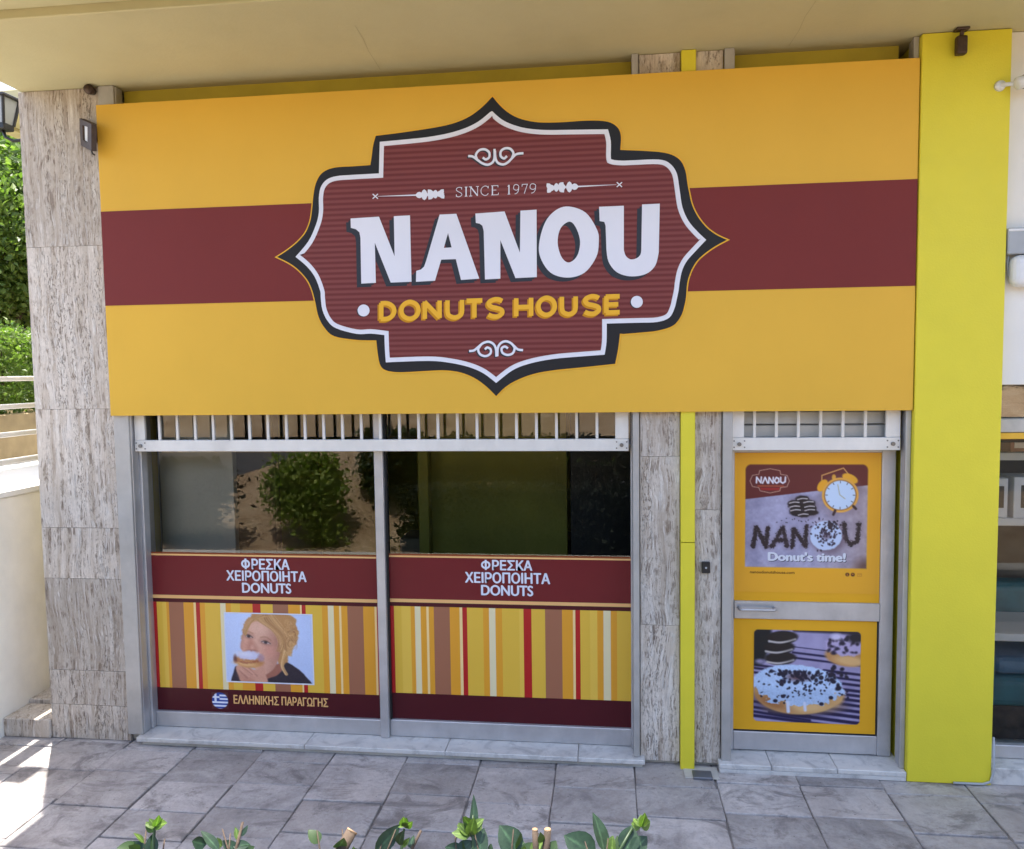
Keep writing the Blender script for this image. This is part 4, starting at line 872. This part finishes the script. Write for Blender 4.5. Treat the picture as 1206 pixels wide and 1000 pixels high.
for k in range(4): bm.faces.new((A_[k], A_[(k + 1) % 4], B_[(k + 1) % 4], B_[k]))
link('lantern_pane', bm_mesh(bm), M_plasg, t); tube('arm', [(cxl, LY_, zb_ - .005), (cxl + .02, LY_, zb_ - .06), (cxl + .08, LY_, zb_ - .09), (-3.952, LY_, zb_ - .08)], .012, M_blackp, t, 6)

# ================================================================ NEIGHBOUR ON THE RIGHT
nb = thing('white_wall', 'white painted wall of the neighbouring shop right of the yellow pilaster', 'wall', (3.2, .2, 0))
box('wall_face', (2.325, 5.0, .05, .28, 2.45, ZS - .002), M_whitew, nb, .003); box('lower_band', (2.325, 5.0, .04, .28, 2.165, 2.245), M_conc, nb, .004); box('yellow_band', (2.325, 5.0, .035, .28, 2.125, 2.162), M_sign_y, nb, .003)
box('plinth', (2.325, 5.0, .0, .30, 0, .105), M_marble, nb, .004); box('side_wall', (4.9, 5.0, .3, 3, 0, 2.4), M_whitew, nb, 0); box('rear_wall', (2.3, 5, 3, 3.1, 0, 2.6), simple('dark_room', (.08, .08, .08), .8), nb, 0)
box('room_floor', (2.3, 5, .31, 3, 0, .06), M_conc, nb, 0); box('room_ceiling', (2.3, 5, .29, 3, 2.46, 2.55), M_whitew, nb, 0)
nw = thing('neighbour_window', 'shop window of the neighbouring shop beyond the yellow pilaster', 'window', (3.2, .18, .1))
quad('glass_pane', 2.33, 4.9, .195, 2.12, .17, M_glass2, nw); quad('glass_pane', 2.33, 4.9, 2.25, 2.445, .15, glass('mirror_glass', (.5, .5, .5), 2.6), nw)
box('bottom_rail', (2.326, 4.9, .13, .21, .108, .192), M_alu, nw, .004); box('jamb', (2.326, 2.345, .14, .21, .195, 2.12), M_alud, nw, .003); box('top_rail', (2.326, 4.9, .14, .2, 2.095, 2.122), M_blackp, nw, .003)
shf = thing('display_shelf', 'white display shelving inside the neighbouring shop window', 'shelf', (3, .8, .06))
for z in (1.95, 1.52, .75): box('shelf_board', (2.35, 3.8, .45, .95, z, z + .05), M_whitew, shf, .004)
box('upright', (2.35, 2.38, .9, .95, .06, 2.4), M_blackp, shf, .003)
cb = [M_blackp, simple('brown_card', (.30, .13, .08), .6), M_plasw]
def gbox(x, y, z, wx, wy, hz, mat, lab, pm):
    g = thing('goods_box', lab, 'box', (x + wx / 2, y + wy / 2, z)); box('carton', (x, x + wx, y, y + wy, z, z + hz), mat, g, .004); box('printed_label', (x + wx * .2, x + wx * .8, y - .003, y + .001, z + hz * .25, z + hz * .8), pm, g, 0)
gbox(2.62, .50, 2.0, .12, .14, .10, cb[1], 'small brown box on the top display shelf', M_plasw); gbox(2.44, .50, 2.0, .12, .14, .11, cb[0], 'small black box on the top display shelf', M_plasg)
gbox(2.47, .47, 1.57, .13, .2, .26, M_plasw, 'white appliance box nearest the pilaster on the middle shelf', M_blackp); gbox(2.63, .46, 1.57, .22, .2, .27, M_plasw, 'white appliance box with dark window on the middle shelf', M_blackp)
M_teal = simple('teal_fabric', (.025, .15, .17), .6, var=.2, sc=6); M_bluef = simple('blue_plastic', (.07, .17, .26), .4)
ch = thing('teal_armchair', 'dark teal padded armchair behind the neighbouring shop glass', 'armchair', (2.85, .8, .06))
box('seat', (2.45, 3.3, .45, 1.1, .30, .50), M_teal, ch, .05, 3); box('backrest', (2.45, 3.3, 1.0, 1.2, .45, 1.0), M_teal, ch, .06, 3); box('armrest', (2.42, 2.56, .45, 1.1, .30, .68), M_teal, ch, .05, 3); box('cushion', (2.57, 3.1, .5, .95, .50, .62), M_bluef, ch, .05, 3); box('plinth', (2.5, 3.25, .5, 1.1, .062, .30), M_bark, ch, .01)
a = fl(1178, 101, -.02); b_ = fl(1206, 99, -.10)
t = thing('security_camera', 'white bullet camera at the top right of the yellow pilaster', 'camera', (a.x, -.02, a.z))
tube('mount', [(a.x, -.010, a.z), (a.x, -.035, a.z)], [.032, .026], M_plasw, t, 12); tube('arm', [(a.x, -.03, a.z), (a.x + .05, -.06, a.z - .005), (a.x + .085, -.08, a.z)], .012, M_plasw, t, 8)
tube('camera_body', [(a.x + .05, -.10, a.z - .02), (a.x + .055, -.10, a.z - .018), (a.x + .16, -.08, a.z + .01), (a.x + .24, -.07, a.z + .03)], [.020, .034, .036, .034], M_plasw, t, 12); tube('lens_ring', [(a.x + .088, -.094, a.z - .01), (a.x + .104, -.09, a.z - .006)], .0375, M_blackp, t, 12)
a = fl(1187, 269, .0); b_ = fl(1187, 300, .0)
t = thing('junction_box', 'grey junction box on the white wall beside the yellow pilaster', 'box', (2.44, .02, b_.z))
box('housing', (2.328, 2.50, -.02, .05, b_.z, a.z), M_plasg, t, .006); box('lid_seam', (2.328, 2.502, -.024, -.018, a.z - .02, a.z - .006), M_plasw, t, .002)
a = fl(1191, 299, -.02); b_ = fl(1191, 338, -.02)
t = thing('siren_box', 'white rounded plastic casing under the grey junction box', 'casing', (2.5, .0, b_.z))
box('casing', (2.350, 2.62, -.06, .05, b_.z, a.z - .008), M_plasw, t, .045, 4); tube('cable', [(2.352, .02, a.z + .01), (2.342, .015, a.z - .05), (2.35, .015, a.z - .13)], .005, M_plasg, t, 6)

# ================================================================ LEFT SIDE : steps, garden wall, railing, planting
XW = -4.32
st_ = thing('side_steps', 'low travertine steps leading up beside the column', 'steps', (-4.2, .5, 0))
box('step', (XW, -3.955, .04, .30, 0, .135), M_trav, st_, .006); box('step', (XW, -3.955, .305, 3.0, 0, .165), M_trav, st_, .006)
gw = thing('garden_wall', 'cream rendered garden wall along the steps left of the column', 'wall', (-4.55, 0, 0))
box('wall_body', (-4.50, XW, -1.75, 3.2, -.09, 1.71), M_creamw, gw, .008); box('coping', (-4.52, XW + .02, -1.75, 3.2, 1.71, 1.757), M_whitew, gw, .006)
box('gravel_terrace', (-12, -4.52, -1.1, 9, -.09, 1.742), M_whitew, gw, 0)
rl = thing('railing', 'white metal railing of horizontal bars above the garden wall', 'railing', (-4.52, 0, 1.745))
for z in (2.564, 2.364, 2.164, 1.971): box('rail_bar', (-4.295, -4.255, -1.72, 3.1, z - .018, z + .018), M_aluw, rl, .006)
for y in (-1.7, 1.9, 3.0): box('post', (-4.30, -4.258, y - .02, y + .02, 1.758, 2.55), M_aluw, rl, .004)
pw = thing('planter_wall', 'ochre stained planter wall below the clipped hedge', 'wall', (-7, 1.5, 1.7))
box('wall_body', (-11, -5.72, -.4, 8, 1.70, 2.22), M_ochre, pw, .01)

# ---- foliage
def leaf_cloud(n, fn, size, rnd, bend=.25):
    """leaf shaped faces (two quads folded along the mid rib) scattered by fn"""
    c = np.array([fn() for _ in range(n)]); 
    d = rnd.normal(size=(n, 3)); d /= np.linalg.norm(d, axis=1)[:, None]; e = rnd.normal(size=(n, 3)); e -= d * (e * d).sum(1)[:, None]; e /= np.linalg.norm(e, axis=1)[:, None]; k = np.cross(d, e)
    s = size * rnd.uniform(.4, 1.6, (n, 1)); L = d * s; Wd = e * s * .30; K = k * s * bend * .5
    v = np.stack([c - L * .5, c + Wd + K - L * .05, c + L * .5, c - Wd + K - L * .05], 1).reshape(-1, 3)
    i = np.arange(n)[:, None] * 4; f = np.concatenate([i + [0, 1, 2], i + [0, 2, 3]], 1).reshape(-1, 3)
    me = bpy.data.meshes.new('leaves'); me.from_pydata(v.tolist(), [], f.tolist()); return me
def crown_fn(c, r, clumps, rnd, cr=.32):
    cc = []
    for _ in range(clumps):
        d = rnd.normal(size=3); d /= np.linalg.norm(d); cc.append(np.array(c) + d * np.array(r) * rnd.uniform(.35, 1.0) ** .6)
    def f():
        k = cc[rnd.integers(len(cc))]; return k + rnd.normal(size=3) * np.array(r) * cr * .5
    return f, cc
def tree(name, label, cat, base, h, r, n, leaf, mat, clumps=40, group=None, trunk=.12, cr=.32, cz=.62, zmax=None):
    rnd = np.random.default_rng(sum(map(ord, label))); t = thing(name, label, cat, base, group)
    c = (base[0], base[1], base[2] + h * cz); f0, cc = crown_fn(c, r, clumps, rnd, cr)
    def f():
        while True:
            q = f0()
            if zmax is None or q[2] < zmax - abs(rnd.normal()) * .12: return q
    bm = bmesh.new(); B0 = Vector(base)
    bm_tube(bm, [B0 - Vector((0, 0, .1)), B0 + Vector((.05, .02, h * .25)), B0 + Vector((-.03, .05, h * .5)), Vector(c) + Vector((0, 0, h * .1))], [trunk, trunk * .85, trunk * .6, trunk * .25], 8)
    for k in cc[:14]:
        a = Vector(base) + Vector((0, 0, h * random.uniform(.25, .5))); e = Vector(k.tolist()); bm_tube(bm, [a, a.lerp(e, .5) + Vector((0, 0, .08 * h)), e], [trunk * .4, trunk * .25, trunk * .08], 5)
    link('trunk', bm_mesh(bm), M_bark, t, True); link('crown', leaf_cloud(n, f, leaf, rnd), mat, t); return t
def hedge(label, x0, x1, y0, y1, z0, z1, n, leaf, mat):
    rnd = np.random.default_rng(5); t = thing('hedge', label, 'hedge', ((x0 + x1) / 2, (y0 + y1) / 2, z0))
    def f():
        p = np.array([rnd.uniform(x0, x1), rnd.uniform(y0, y1), rnd.uniform(z0, z1)]); k = rnd.integers(3)
        if k == 0: p[0] = rnd.choice([x0, x1]) + rnd.normal() * .05
        elif k == 1: p[2] = z1 + rnd.normal() * .06
        return p
    link('foliage', leaf_cloud(n, f, leaf, rnd), mat, t)
    bm = bmesh.new()
    for k in range(16):
        x = rnd.uniform(x0 + .1, x1 - .1); y = rnd.uniform(y0, y1); bm_tube(bm, [(x, y, z0 - .05), (x + .05, y, (z0 + z1) / 2), (x, y + .05, z1 - .1)], [.02, .015, .006], 5)
    link('stems', bm_mesh(bm), M_bark, t)
hedge('clipped bright green hedge on the ochre planter left of the column', -7.2, -5.85, -.3, 6.5, 2.2, 2.98, 52000, .05, M_leafy)
tree('tree', 'tall bright green broadleaf tree behind the hedge at the left edge', 'tree', (-8.9, 5.6, 1.7), 4.3, (1.8, 2.0, 1.5), 52000, .085, M_leafy, 70, cz=.72)
tree('tree', 'dark shaded tree low behind the hedge at the left edge', 'tree', (-9.8, 8.4, 1.7), 4.6, (2.6, 2.6, 2.2), 40000, .10, M_leafd, 60, cz=.5)
# neighbour's eave far behind
pr_ = thing('passage_roof', 'cream roof slab over the side passage left of the column', 'roof', (-4.9, 2.8, 5))
box('slab', (-5.86, -3.95, 1.6, 4.5, 5.0, 5.12), M_cream, pr_, .01); box('edge_beam', (-5.86, -5.70, 1.6, 4.5, 4.96, 4.998), M_cream, pr_, .004)
ne = thing('distant_house', 'pale house with cream eaves far behind the trees at the left', 'house', (-13, 16, 1.7))
box('wall', (-20, -11, 16, 22, 0, 9.4), M_whitew, ne, 0); box('eave', (-20.5, -9.6, 14.2, 22.5, 9.4, 9.7), M_cream, ne, .02)
for x in (-19, -16.5, -14): 
    box('window', (x, x + 1.1, 15.96, 16.02, 6.0, 7.4), M_alud, ne, .01)

# ---- planting opposite the shop (seen mirrored in the glass; blackish bushes added to darken it)
def bush(name, label, base, h, r, n, leaf, mat, group=None): return tree(name, label, 'bush', base, h, r, n, leaf, mat, 26, group, .035, .42, .6, 1.32 if base[0] > -2.2 else 1.6 if base[0] < -5 else 1.9)
tree('bush', 'yellow green feathery bush on the sunlit soil bank', 'bush', (-3.50, -3.55, .48), 1.1, (.40, .20, .50), 7000, .06, M_leafs, 13, None, .02, .60, .50, 1.75)
bush('bush', 'dark evergreen bush on the bank at the edge of the sunlight', (-2.62, -4.15, .95), 1.1, (.36, .3, .55), 7000, .07, M_leafd)
bush('bush', 'dark shaded bush at the left end of the bank', (-5.35, -3.45, .50), 1.25, (.75, .16, .70), 16000, .065, M_leafb)  # unseen bush added to keep the left pane's reflection dark
for x, lb in ((-1.85, 'dense dark bush on the bank, left of the photographer'), (-.95, 'dense dark bush on the bank, just left of the photographer'), (-.05, 'dense dark bush on the bank in front of the photographer'), (.85, 'dense dark bush on the bank, right of the photographer'), (2.0, 'dense dark bush on the bank opposite the yellow pilaster')):  # unseen row added to darken what the right pane mirrors
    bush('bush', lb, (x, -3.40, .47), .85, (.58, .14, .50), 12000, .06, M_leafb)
for x, lb in ((-2.1, 'tall blackish bush at the top of the bank, leftmost of four'), (-1.2, 'tall blackish bush at the top of the bank, second of four'), (-.3, 'tall blackish bush at the top of the bank, third of four'), (.6, 'tall blackish bush at the top of the bank, rightmost of four')):  # taller row added behind to hide the bright band in the reflection
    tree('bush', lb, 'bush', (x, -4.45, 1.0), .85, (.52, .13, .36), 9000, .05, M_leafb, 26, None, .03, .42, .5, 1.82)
bush('bush', 'green bush at the far right of the bank', (3.6, -3.9, .8), 1.2, (.6, .4, .5), 5000, .08, M_leaf)
for i, (x, y, h, mt, lb) in enumerate([(-10, -14.5, 3.6, M_leafd, 'large dark tree across the street, leftmost of the row'), (-5.2, -15.5, 3.3, M_leaf, 'green tree across the street, second from the left'), (-.6, -14.2, 3.7, M_leafd, 'dark tree across the street straight behind the photographer'), (4.4, -15.3, 3.4, M_leafd, 'dark tree across the street right of the photographer'), (9.6, -14.6, 3.2, M_leaf, 'green tree across the street at the far right')]):  # unseen trees added to block the sky in the mirrored view
    tree('roadside_tree', lb, 'tree', (x, y, 2.0), h, (2.4, 1.6, h * .40), 12000, .22, mt, 40, 'added trees across the street', .14, .34, .58)

# ---- foreground shrub tips
def leaf_shape(L, W, fold=.18, curl=.25, n=6):
    vs, fs = [], []
    for i in range(n + 1):
        t = i / n; wv = W * (math.sin(math.pi * t ** .8) ** .8) if 0 < i < n else 0.0005; zc = -curl * L * t * t
        vs += [(t * L, -wv, zc + fold * wv), (t * L, 0, zc), (t * L, wv, zc + fold * wv)]
    for i in range(n):
        a = i * 3; fs += [(a, a + 3, a + 4, a + 1), (a + 1, a + 4, a + 5, a + 2)]
    return vs, fs
def put_leaf(parent, p, d, L, W, mat, roll=0.0, curl=.25):
    """leaf starting at p, growing along d, its upper side turned towards the camera by roll"""
    d = Vector(d).normalized(); back = (CP - p).normalized(); n = back - d * back.dot(d); n.normalize(); n = Matrix.Rotation(roll, 3, d) @ n; s = n.cross(d)
    vs, fs = leaf_shape(L, W, curl=curl); me = bpy.data.meshes.new('leaf'); me.from_pydata([p + d * x + s * y + n * z for x, y, z in vs], [], fs)
    at = me.attributes.new('rib', 'FLOAT', 'POINT'); at.data.foreach_set('value', [1.0 if k % 3 == 1 else 0.0 for k in range(len(vs))]); link('leaf', me, mat, parent, True)
PD_ = 1.95
def P(px, py, k=0.0): return atD(px, py, PD_ + k)
def shrub(label, px):
    b_ = P(px, 1040); return thing('shrub', label, 'shrub', (b_.x, b_.y - .05, .46), 'cut shrubs along the bank')
def stem(t, pts, r0, r1, mat=M_bark):
    q = [P(*p) for p in pts]; b_ = t.location; n = len(q) + 1
    tube('stem', [Vector(b_)] + q, [r0 + (r1 - r0) * k / (n - 1) for k in range(n)], mat, t, 7)
def lf(t, a, b, wd, mat, roll=0.0, ka=0.0, kb=0.0, curl=.12):
    A, Bq = P(*a, ka), P(*b, kb); put_leaf(t, A, Bq - A, (Bq - A).length, (Bq - A).length * wd, mat, roll, curl)
def tuft(t, x, y, s, seed):
    r = random.Random(seed)
    for k in range(7):
        an = math.radians(-90 + r.uniform(-75, 75)); lf(t, (x, y), (x + s * math.cos(an), y + s * math.sin(an)), .32, M_shoot, r.uniform(-.8, .8), 0, r.uniform(-.03, .03), .2)
t = shrub('leafy green shoot with bright tip at the bottom left', 178); stem(t, [(177, 1030), (180, 995), (183, 970)], .008, .002, M_leafd)
lf(t, (168, 1010), (150, 992), .42, M_leaff); lf(t, (176, 1008), (181, 982), .36, M_leaff, .4); lf(t, (182, 980), (172, 968), .35, M_shoot); lf(t, (183, 978), (192, 964), .35, M_shoot, .3); tuft(t, 183, 974, 12, 1)
t = shrub('pair of thin pointed twigs at the bottom left', 268); stem(t, [(270, 1040), (278, 1000), (286, 968)], .006, .0025); stem(t, [(262, 1040), (258, 1000)], .006, .003)
lf(t, (258, 1002), (238, 977), .2, M_leaff, .5); lf(t, (280, 1004), (262, 990), .3, M_leaff); lf(t, (281, 990), (277, 974), .22, M_shoot); lf(t, (284, 985), (292, 972), .22, M_leaff); lf(t, (275, 1010), (300, 997), .3, M_leafd)
t = shrub('thick cut brown branch stub at the bottom', 405); stem(t, [(388, 1040), (400, 1005), (414, 980)], .016, .0125)
e = P(414, 980); tube('cut_end', [e, e + (P(418, 973) - P(414, 980)).normalized() * .004], .0122, M_cutw, t, 8)
t = shrub('dark green leaf with pale bud beside the cut branch', 468); stem(t, [(470, 1040), (473, 1000), (476, 976)], .006, .002, M_leafd); lf(t, (442, 1004), (472, 972), .26, M_leaff, .3); tuft(t, 476, 974, 9, 2); stem(t, [(478, 1040), (486, 998), (496, 978)], .005, .003)
t = shrub('upright pale green shoot at the bottom middle', 556); stem(t, [(556, 1040), (557, 1000), (557, 960)], .006, .002, M_leafd); lf(t, (556, 990), (561, 936), .13, M_leaff, .6); lf(t, (562, 1010), (570, 975), .3, M_leaff); lf(t, (540, 1004), (556, 990), .4, M_leaff); tuft(t, 553, 985, 20, 3); tuft(t, 557, 975, 16, 4); lf(t, (545, 1000), (524, 998), .3, M_leaff)
t = shrub('two cut stems with a round dark leaf at the bottom middle', 628); stem(t, [(630, 1040), (631, 1000), (630, 978)], .007, .0065); stem(t, [(643, 1040), (643, 1000), (645, 978)], .009, .008)
for q, r in (((630, 978), .0062), ((645, 978), .0078)): e = P(*q); tube('cut_end', [e, e + Vector((0, 0, .003))], r, M_cutw, t, 8)
lf(t, (612, 1004), (588, 972), .40, M_leaff); lf(t, (630, 1012), (640, 986), .42, M_shoot); lf(t, (645, 1008), (655, 990), .4, M_leafd); lf(t, (615, 1010), (628, 992), .4, M_leafd)
t = shrub('large leaved shrub with bright sprout at the bottom right of centre', 715); stem(t, [(722, 1040), (728, 1005), (745, 975)], .008, .003, M_leafd); lf(t, (702, 1006), (664, 984), .38, M_leaff); lf(t, (712, 1004), (702, 956), .30, M_leaff, .9); lf(t, (738, 1004), (744, 972), .44, M_leaff); lf(t, (728, 1006), (727, 984), .25, M_leafd); tuft(t, 755, 974, 15, 5); lf(t, (718, 1000), (722, 984), .35, M_shoot); lf(t, (745, 1004), (762, 985), .4, M_leaff)

# small side leaves, twigs and dry bits that tangle each shrub
rt = random.Random(21)
for t in [o for o in bpy.data.objects if o.get('category') == 'shrub']:
    v = Vector(t.location) - CP; px0 = {k: None for k in ()}
    d = Vector((t.location.x, t.location.y, 1.5)) - CP; px = 603 + FPX * d.dot(CR) / d.dot(CF)
    for k in range(6):
        x = px + rt.uniform(-30, 30); y = rt.uniform(992, 1016); an = math.radians(-90 + rt.uniform(-95, 95)); L = rt.uniform(9, 22)
        lf(t, (x, y), (x + L * math.cos(an), y + L * math.sin(an)), rt.uniform(.22, .42), (M_leaff, M_leafd, M_leaff, M_shoot)[k % 4], rt.uniform(-1, 1), 0, rt.uniform(-.04, .04), .25)
    for k in range(2):
        x = px + rt.uniform(-22, 22); a = P(x, 1030); b_ = P(x + rt.uniform(-14, 14), rt.uniform(975, 992)); mid = a.lerp(b_, .5) + Vector((rt.uniform(-.008, .008), 0, 0))
        tube('twig', [Vector(t.location), a, mid, b_], [.004, .003, .0022, .0012], M_bark, t, 5)
